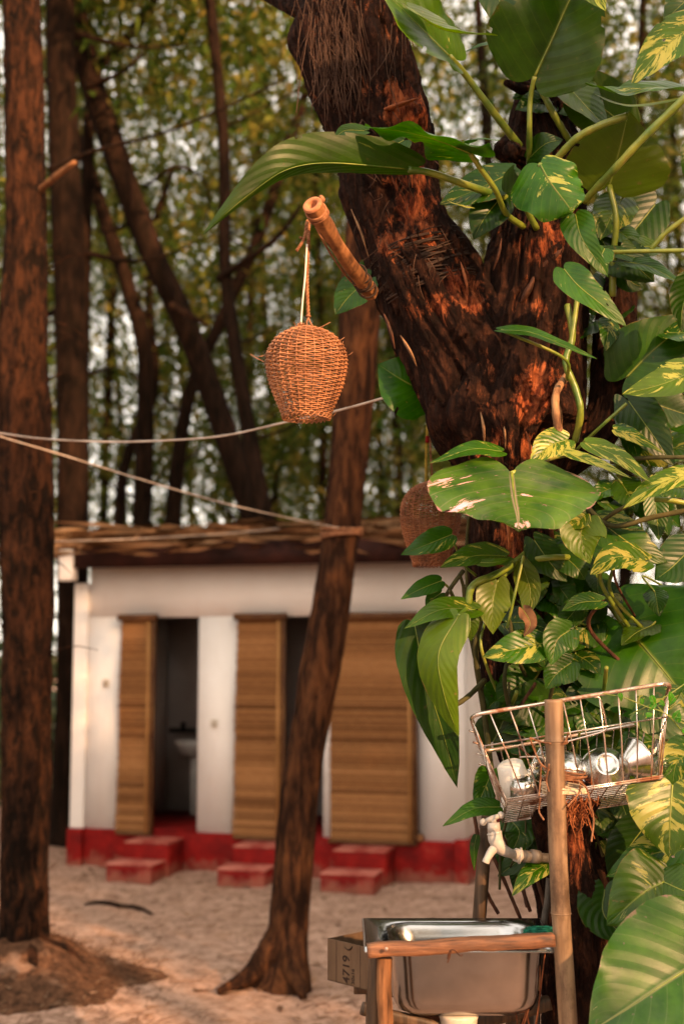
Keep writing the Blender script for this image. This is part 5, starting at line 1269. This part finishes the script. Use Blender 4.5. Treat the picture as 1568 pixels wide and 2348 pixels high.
for s in [.105, .205, .295, .39, .47, .555, .65, .745, .835, .925]:    # one bent wire each: front, bottom, back
    wire([F_(s - .01, 0), F_(s, .5), F_(s, 1), Bt(s, .03) , Bt(s, .5), Bt(s, 1), Bk(s, .6), Bk(s, 0)], .0019)
for t_ in (.36, .98, 1.0):
    wire([Bk(0, t_), Lf(.5, t_), F_(0, t_), F_(.5, t_), F_(1, t_), Rt(.5, t_), Bk(1, t_), Bk(.5, t_), Bk(0.01, t_)], .0021)
for k in range(11):
    t_ = .06 + k * .085; wire([Lf(t_, .86), Bt(0.0, t_), Bt(.5, t_), Bt(1, t_), Rt(t_, .86)], .0015)
for s in [.1, .22, .34, .46, .58, .70, .82, .94]:
    wire([Lf(s, 0) , Lf(s, .5), Lf(s, 1)], .0016); wire([Rt(s, 0), Rt(s, .5), Rt(s, 1)], .0016)
for k in range(5):
    p = Lf(.25 + k * .17, .10 + k * .07); wire([p, p + Vector((-.018, -.002, .006))], .0024, 'wire_end')
q = MB(); q.tube(cr([F_(.615, .02), F_(.645, .06), F_(.665, .33), F_(.65, .40), F_(.56, .43), F_(.42, .46)], 24), .0024, 7); q.build('handle', M['wire'], bk_)
# things in the basket
def at_(s, t_, up_=0): return Bt(s, t_)
def orient(x, y, D, axis_): return Matrix.Translation(P(x, y, D)) @ Vector(axis_).normalized().to_track_quat('Z', 'Y').to_matrix().to_4x4()
def vessel(name, label, cat, x, y, D, axis_, prof, mat, seg=40, rim=True, sub=True):
    root = thing(name, P(x, y, D), label, cat)
    Mx = orient(x, y, D, axis_); q = MB(); q.lathe([(r_ * .001, z * .001) for r_, z in prof], seg, Mx); q.build('body', M[mat], root)
    if rim:
        r_, z = max(prof, key=lambda p_: p_[0]); zz = z * .001; q = MB()
        q.tube([Mx @ Vector((r_ * .001 * math.cos(a), r_ * .001 * math.sin(a), zz)) for a in np.linspace(0, 2 * PI, seg + 1)[:-1]], .0013, 6, closed=True); q.build('rim', M[mat], root)
    return root
# z axis points from base outwards through the base (bowl seen from its underside)
bowl_p = [(1, 40), (14, 41), (22, 44), (25, 46.5), (28, 45), (31, 41), (42, 33), (51, 20), (55, 4), (57, 0), (54.5, 2), (49, 19), (40, 31), (28, 39), (2, 39)]
vessel('steel_bowl', 'round polished steel bowl lying upside down in the middle of the dish basket', 'bowl', 1386, 1768, 3.10, (-.05, -.88, .42), bowl_p, 'polished')
vessel('steel_bowl', 'small dull steel cup turned upside down in the left front corner of the dish basket', 'bowl', 1200, 1826, 3.04, (-.1, -.25, .95), [(2, 44), (18, 43), (25, 38), (29, 26), (31, 0), (29.5, 1), (27, 25), (22, 38), (2, 41)], 'polished')
rb_p = []
for i in range(15):
    u_ = i / 14; rb_p.append((18 + 34 * u_ + (1.6 if i % 2 else 0), 46 - 44 * u_ ** 1.2))
vessel('fluted_bowl', 'fluted steel bowl standing on edge at the right of the dish basket', 'bowl', 1466, 1738, 3.07, (-.85, -.35, -.35), [(2, 46)] + rb_p + [(50, 4), (17, 44), (2, 44)], 'polished')
vessel('glass_bowl', 'clear glass bowl in the right end of the dish basket', 'bowl', 1504, 1756, 3.09, (.45, -.55, -.45), [(2, 45), (20, 45), (36, 35), (44, 18), (47, 0), (45, 0), (42, 18), (34, 33), (19, 42), (2, 42)], 'glass')
vessel('glass_bowl', 'glass bowl half hidden behind the bamboo pole in the dish basket', 'bowl', 1300, 1768, 3.12, (.1, -.6, .75), [(2, 40), (20, 40), (35, 31), (42, 14), (45, 0), (43, 0), (40, 14), (33, 29), (19, 37), (2, 37)], 'polished')
vessel('glass_jar', 'small clear jar leaning left of the bamboo pole in the dish basket', 'jar', 1238, 1768, 3.05, (.35, -.5, .75), [(2, 62), (22, 62), (27, 57), (28, 8), (25, 2), (25, -10), (27, -12), (24, -12), (23, 0), (26, 8), (25, 56), (2, 59)], 'glass')
cup = vessel('plastic_cup', 'white dotted plastic cup with a pink print lying in the left of the dish basket', 'cup', 1182, 1800, 3.10, (-.28, -.30, .88), [(2, 56), (26, 56), (31, 52), (36, 10), (38, -36), (36.5, -36), (34.5, 10), (29, 50), (2, 53)], 'cup')
Mx = orient(1182, 1800, 3.10, (-.28, -.30, .88)); q = MB()
vv = []; ff = []; na, nz = 12, 6
for i in range(nz):
    for j in range(na):
        z = -.012 + .040 * i / (nz - 1); shift = .15 * math.sin(i * 1.9)
        cam_dir = (Mx.inverted().to_3x3() @ Vector((0.15, -1, .1))); a0 = math.atan2(cam_dir.y, cam_dir.x)
        a = a0 - .55 + 1.0 * j / (na - 1) + shift * .3; r_ = float(np.interp(z * 1000, [-36, 10, 52], [38, 36, 31])) * .001 + .0008
        vv.append(Mx @ Vector((r_ * math.cos(a), r_ * math.sin(a), z)))
ff = [(i * na + j, i * na + j + 1, (i + 1) * na + j + 1, (i + 1) * na + j) for i in range(nz - 1) for j in range(na - 1) if not ((i in (0, nz - 2)) and j in (0, 1, na - 2))]
q.add(vv, ff); q.build('print', M['pink'], cup)
spn = thing('spoon', P(1215, 1738, 3.03), 'white plastic spoon with its handle behind the cup', 'spoon'); q = MB()
q.tube(cr(PP([(1192, 1736, 3.04), (1215, 1735, 3.02), (1238, 1736, 3.01)]), 10), [.0035, .0025, .003], 8, flat=.6); q.build('handle', M['white_plastic'], spn)
q = MB(); q.tube(cr(PP([(1238, 1736, 3.01), (1250, 1740, 3.0), (1262, 1748, 3.0)]), 8), [.003, .010, .009, .002], 10, flat=.3); q.build('bowl', M['white_plastic'], spn)

# ------------------------------------------------------------------ tap
tp = thing('plastic_tap', P(1190, 1960, 3.1), 'white plastic tap with a T handle over the sink', 'tap')
d_ = 3.02
q = MB(); q.tube(cr(PP([(1188, 1962, 3.06), (1165, 1955, 3.03), (1148, 1945, d_), (1136, 1925, d_), (1134, 1905, d_)]), 30), [px(3, 11), px(3, 10.5), px(3, 13), px(3, 16), px(3, 17), px(3, 16)], 22); q.build('body', M['white_plastic'], tp)
q = MB(); q.tube(cr(PP([(1142, 1938, d_), (1128, 1950, d_ - .005), (1117, 1968, d_ - .01), (1113, 1978, d_ - .01)]), 20), [px(3, 12), px(3, 10), px(3, 8), px(3, 8.5)], 18); q.build('spout', M['white_plastic'], tp)
q = MB(); q.tube(PP([(1133, 1911, d_), (1132.5, 1909, d_)]), px(3, 17), 22); q.tube(PP([(1132, 1908, d_), (1131, 1886, d_)]), [px(3, 15), px(3, 14)], 22); q.build('bonnet', M['white_plastic'], tp)
q = MB(); q.tube(PP([(1131, 1888, d_), (1130, 1877, d_)]), px(3, 7), 14); q.tube(PP([(1110, 1884, d_), (1128, 1877, d_), (1146, 1870, d_)]), [px(3, 5), px(3, 7), px(3, 5)], 12)
for x, y in ((1107, 1885), (1148, 1869)): q.lathe([(.001, -.0085), (.006, -.006), (.0085, 0), (.006, .006), (.001, .0085)], 14, Matrix.Translation(P(x, y, d_)))
q.build('handle', M['white_plastic'], tp)
q = MB(); q.tube(PP([(1183, 1961, 3.055), (1190, 1962, 3.06)]), px(3, 17), 6); q.tube(PP([(1190, 1962, 3.06), (1193, 1962.5, 3.06)]), px(3, 19), 24); q.build('flange', M['white_plastic'], tp)
pp = thing('pipe_fitting', P(1215, 1962, 3.08), 'grey pipe and couplings feeding the white tap', 'pipe')
q = MB(); q.tube(PP([(1194, 1962, 3.06), (1300, 1972, 3.14)]), px(3, 11), 18); q.build('pipe', M['grey_pipe'], pp)
for x0, x1, r_ in ((1195, 1216, 14), (1219, 1232, 15.5)):
    q = MB(); q.tube(PP([(x0, 1963, 3.065), (x1, 1965, 3.08)]), px(3, r_), 20); q.build('coupling', M['grey_pipe'], pp)

# ------------------------------------------------------------------ sink
SZ = 1.0665
def K(x, D, z=SZ): return Vector(((x - 784) / F * D * (cp - (1174 - (1500 + (CAMZ - z) * F / D)) / F * sp_) ** 0, D, z))
snk = thing('steel_sink', K(1050, 3.05, SZ - .2), 'stainless steel sink on a rough timber frame', 'sink')
x0, x1 = K(833, 2.95).x, K(1268, 2.95).x
y0, y1 = 2.93, 3.245
def rrect(cx, cy, hx, hy, r_, z, n=9, sxy=0.0):
    out = []
    for qx, qy, a0 in ((1, 1, 0), (-1, 1, 90), (-1, -1, 180), (1, -1, 270)):
        for k in range(n):
            a = R(a0 + 90 * k / (n - 1)); out.append(Vector((cx + qx * (hx - r_) + r_ * math.cos(a), cy + qy * (hy - r_) + r_ * math.sin(a), z)))
    return out
def loft(q, rings, close_end=False):
    n = len(rings[0]); k = [p for r_ in rings for p in r_]; f = []
    for i in range(len(rings) - 1):
        for j in range(n): j2 = (j + 1) % n; f.append((i * n + j, i * n + j2, (i + 1) * n + j2, (i + 1) * n + j))
    if close_end: f.append(tuple((len(rings) - 1) * n + j for j in range(n)))
    q.add(k, f)
cx_, cy_ = (x0 + x1) / 2, (y0 + y1) / 2; hx, hy = (x1 - x0) / 2, (y1 - y0) / 2
bx0, bx1 = K(893, 2.98).x, K(1232, 2.98).x; bcx, bhx = (bx0 + bx1) / 2, (bx1 - bx0) / 2
bz = SZ - .163
rings = [rrect(cx_, cy_, hx, hy, .004, SZ - .012), rrect(cx_, cy_, hx, hy, .004, SZ), rrect(cx_, cy_, hx - .006, hy - .006, .004, SZ + .0015), rrect(cx_, cy_, hx - .02, hy - .02, .012, SZ - .001),
         rrect(cx_ + .004, cy_, hx - .028, hy - .03, .075, SZ), rrect(cx_ + .004, cy_, hx - .034, hy - .036, .072, SZ - .003), rrect(cx_ + .004, cy_, hx - .042, hy - .044, .068, SZ - .012),
         rrect(bcx, cy_, bhx - .008, hy - .050, .062, SZ - .04), rrect(bcx, cy_, bhx - .012, hy - .055, .06, SZ - .12), rrect(bcx, cy_, bhx - .018, hy - .062, .055, SZ - .147), rrect(bcx, cy_, bhx - .045, hy - .085, .04, bz + .003), rrect(bcx, cy_, .05, .05, .045, bz)]
q = MB(); loft(q, rings); q.build('basin', M['steel'], snk)
# outer skin of the bowl
rings = [rrect(bcx, cy_, bhx + .004, hy - .036, .06, SZ - .006), rrect(bcx, cy_, bhx + .000, hy - .040, .06, SZ - .05), rrect(bcx, cy_, bhx - .004, hy - .045, .06, SZ - .12), rrect(bcx, cy_, bhx - .008, hy - .050, .058, SZ - .138), rrect(bcx, cy_, bhx - .018, hy - .060, .05, SZ - .154), rrect(bcx, cy_, bhx - .038, hy - .080, .04, bz - .002), rrect(bcx, cy_, .048, .048, .045, bz - .004)]
q = MB(); loft(q, rings); q.build('bowl_shell', M['steel'], snk)
q = MB(); q.lathe([(.001, 0), (.043, 0), (.045, -.004), (.042, -.012), (.040, -.05), (.028, -.07), (.022, -.075), (.022, -.14), (.001, -.14)], 30, Matrix.Translation((K(1045, 3.0).x, cy_ - .05, bz - .004))); q.build('drain', M['drain'], snk)
# scourer
sc_ = MB(); c0 = K(1228, 3.0, SZ + .014); rr = random.Random(4)
for k in range(260):
    a = rr.uniform(0, 2 * PI); b = rr.uniform(-1.2, 1.2); r_ = .030
    p = [c0 + Vector((math.cos(a + t_) * math.cos(b) * r_ * 1.35, math.sin(a + t_) * math.cos(b) * r_ * .8, math.sin(b + .3 * t_) * r_ * .48)) * rr.uniform(.9, 1.03) for t_ in np.linspace(0, 1.6, 6)]
    sc_.tube(p, .0012, 4)
sc_.lathe([(.001, -.010), (.02, -.009), (.028, 0), (.02, .009), (.001, .010)], 18, Matrix.Translation(c0) @ Matrix.Diagonal((1.2, .75, 1.1, 1)))
tag(sc_.build('scouring_pad', M['scourer']), 'dark green scouring pad on the right corner of the sink rim', 'scourer')
# timber frame
fr_ = thing('sink_stand', (K(1050, 3.0).x, 3.08, 0), 'rough timber and bamboo stand carrying the sink', 'stand')
def beam(p0, p1, w_, h_, name, mat, seed=0, parent=None, n=40):
    p0, p1 = Vector(p0), Vector(p1); d = (p1 - p0).normalized(); s_ = d.cross(Vector((0, 0, 1))).normalized(); u_ = s_.cross(d)
    q = MB(); V = []; sec = []
    base_ = [(-1, -1), (-.33, -1), (.33, -1), (1, -1), (1, -.33), (1, .33), (1, 1), (.33, 1), (-.33, 1), (-1, 1), (-1, .33), (-1, -.33)]
    for i in range(n):
        c = p0 + (p1 - p0) * (i / (n - 1)) + u_ * .003 * noise.noise(Vector((i * .12, seed, 0)))
        for j, (a, b) in enumerate(base_):
            nz_ = 1 + .10 * noise.noise(Vector((i * .25, j * 3.3, seed))) + .05 * noise.noise(Vector((i * .9, j * 1.3, seed + 7)))
            e = .92 if abs(a) == 1 and abs(b) == 1 else 1
            V.append(c + s_ * (a * w_ / 2 * nz_ * e) + u_ * (b * h_ / 2 * nz_ * e))
    m_ = len(base_); Fc = [(i * m_ + j, (i + 1) * m_ + j, (i + 1) * m_ + (j + 1) % m_, i * m_ + (j + 1) % m_) for i in range(n - 1) for j in range(m_)]
    Fc.append(tuple(range(m_))); Fc.append(tuple((n - 1) * m_ + j for j in range(m_))[::-1])
    q.add(V, Fc); return q.build(name, M[mat], parent)
beam(P(842, 2180, 2.87), P(1268, 2154, 2.885), .045, px(2.86, 27), 'front_rail', 'timber', 1, fr_)
beam(P(850, 2128, 3.28), P(1240, 2120, 3.28), .03, .025, 'back_rail', 'timber', 2, fr_)
q = MB(); q.tube(PP([(886, 2176, 2.833), (886, 2176, 2.837)]), .004, 10); q.build('nail', M['wire'], fr_)
q = MB(); q.tube(cr(PP([(882, 2196, 2.88), (880, 2270, 2.88), (884, 2350, 2.885), (888, 2600, 2.89), (895, 3270, 2.9)]), 60), px(2.88, 17), 24, disp=trunk_disp(8, .06, 3)); q.build('front_leg', M['post'], fr_)
q = MB(); q.tube(cr(PP([(862, 2190, 2.93), (858, 2270, 2.93), (856, 2350, 2.935), (850, 2600, 2.94), (845, 3240, 2.94)]), 60), [px(2.93, 15), px(2.93, 17), px(2.93, 18)], 24, disp=trunk_disp(9, .05, 3)); q.build('side_leg', M['old_bamboo'], fr_)
beam(P(830, 2312, 3.0), P(1060, 2372, 3.05), .02, .028, 'diagonal_brace', 'old_bamboo', 4, fr_)
beam(P(950, 2335, 3.14), P(1012, 2338, 3.14), .06, .10, 'lower_board', 'slab_dark', 6, fr_)
beam(P(1085, 2345, 3.1), P(1260, 2300, 3.12), .03, .03, 'lower_rail', 'old_bamboo', 7, fr_)
q = MB(); q.tube(cr(PP([(1180, 2300, 3.15), (1175, 2500, 3.15), (1175, 3000, 3.15)]), 20), .02, 14, disp=trunk_disp(11, .06, 3)); q.build('back_leg', M['old_bamboo'], fr_)
q = MB()
for k in range(7):
    x = rb.uniform(1180, 1260); y = rb.uniform(2150, 2220)
    q.tube(cr(PP([(x, y, 3.0), (x + rb.gauss(0, 10), y + 80, 3.0), (x + rb.gauss(-5, 15), y + 190, 3.02)]), 12), rb.uniform(.001, .0025), 5)
q.build('hanging_root', M['slab_red'], fr_)
beam(P(1222, 2210, 3.02), P(1228, 2270, 3.02), .02, .02, 'wood_chip', 'slab_pale', 8, fr_, 12)
q = MB(); q.tube(cr(PP([(1025, 2198, 2.84), (1030, 2182, 2.83), (1040, 2178, 2.825), (1055, 2192, 2.83), (1060, 2188, 2.83)]), 16), .0012, 5); q.tube(cr(PP([(1032, 2180, 2.835), (1029, 2198, 2.84), (1025, 2208, 2.84)]), 8), [.003, .002, .001], 5); q.build('stuck_stem', M['slab_dark'], fr_)

# ------------------------------------------------------------------ cardboard box
zt = .945
def ZP_(x, y): return (CAMZ - zt) * F / (y - 1500)
Ax = Vector(((752 - 784) / F * 3.6, 3.6, zt)); Cx = Vector(((985 - 784) / F * 3.88, 3.88, zt)); Dx = (Cx - Ax); nrm = Vector((Dx.y, -Dx.x, 0)).normalized(); Bx = Ax + nrm * .30; Ex = Cx + nrm * .30
hgt = .108
cb = thing('cardboard_box', ((Ax + Ex) / 2).xy.to_3d() + Vector((0, 0, zt - hgt)), 'open brown cardboard box with printed numbers behind the left end of the sink', 'box')
def panel(a, b, c, d, th_, name, n_):
    q = MB(); n_ = Vector(n_).normalized() * th_; q.add([a, b, c, d, a + n_, b + n_, c + n_, d + n_], [(0, 1, 2, 3), (7, 6, 5, 4), (0, 4, 5, 1), (1, 5, 6, 2), (2, 6, 7, 3), (3, 7, 4, 0)]); return q.build(name, M['card'], cb, smooth=False)
dz = Vector((0, 0, -hgt))
panel(Ax, Bx, Bx + dz, Ax + dz, .003, 'side', Dx)
panel(Cx, Ex, Ex + dz, Cx + dz, -.003, 'side', Dx)
i_ = nrm * .004
panel(Ax + Dx * .01 , Cx - Dx * .01, Cx + dz - Dx * .01, Ax + dz + Dx * .01, .003, 'side', nrm)
panel(Bx + Dx * .01, Ex - Dx * .01, Ex + dz - Dx * .01, Bx + dz + Dx * .01, -.003, 'side', nrm)
panel(Ax + dz, Bx + dz, Ex + dz, Cx + dz, .003, 'bottom', (0, 0, 1))
for off in (.034, .125):
    q = MB(); p = Ax + nrm * off - Dx.normalized() * .0006; q.add([p, p + nrm * .0016, p + nrm * .0016 + dz, p + dz], [(0, 1, 2, 3)]); q.build('crease', M['ink'], cb)
def text(body, size, pos, xdir, updir, name, parent, mat):
    cu = bpy.data.curves.new(name, 'FONT'); cu.body = body; cu.size = size; cu.offset = size * .012
    tmp = bpy.data.objects.new(name, cu); col.objects.link(tmp)
    bpy.context.view_layer.update(); dg = bpy.context.evaluated_depsgraph_get()
    me = bpy.data.meshes.new_from_object(tmp.evaluated_get(dg)); bpy.data.objects.remove(tmp)
    X = Vector(xdir).normalized(); Y = Vector(updir).normalized(); Z = X.cross(Y)
    Mt = Matrix(((X.x, Y.x, Z.x, pos.x), (X.y, Y.y, Z.y, pos.y), (X.z, Y.z, Z.z, pos.z), (0, 0, 0, 1)))
    me.transform(Mt); org = parent.location
    me.transform(Matrix.Translation(-org)); me.materials.clear(); me.materials.append(M[mat])
    o = bpy.data.objects.new(name, me); col.objects.link(o); o.parent = parent; return o
nd = Dx.normalized() * -.0012
text('4719', .036, Ax + nrm * .085 + dz + nd + Vector((0, 0, -.002 + .006)), (0, 0, 1), -nrm, 'printed_number', cb, 'ink')
text('20x16', .016, Ax + nrm * .104 + dz + nd + Vector((0, 0, .006)), (0, 0, 1), -nrm, 'printed_number', cb, 'ink')
q = MB(); p = Ax + nrm * .080 + nd + Vector((0, 0, -.004))
q.tube([p + nrm * (.016 * math.cos(a)) + Vector((0, 0, .013 * math.sin(a))) for a in np.linspace(1.15 * PI, 1.95 * PI, 12)], [.0008, .003, .0035, .001], 6, flat=.3); q.build('printed_arrow', M['ink'], cb)
beam(Vector((Ax.x + .07, 3.62, zt - hgt - .021)), Vector((Ex.x + .1, 3.62, zt - hgt - .021)), .04, .035, 'cross_rail', 'old_bamboo', 3, fr_)
beam(Vector((Ax.x + .02, 3.75, zt - hgt - .021)), Vector((Ex.x + .1, 3.75, zt - hgt - .021)), .04, .035, 'cross_rail', 'old_bamboo', 5, fr_)
for x_, y_ in ((Ax.x + .12, 3.62), (Ex.x + .05, 3.75)):
    q = MB(); q.tube([(x_, y_, 0), (x_, y_, zt - hgt - .04)], .018, 12); q.build('back_leg', M['old_bamboo'], fr_)
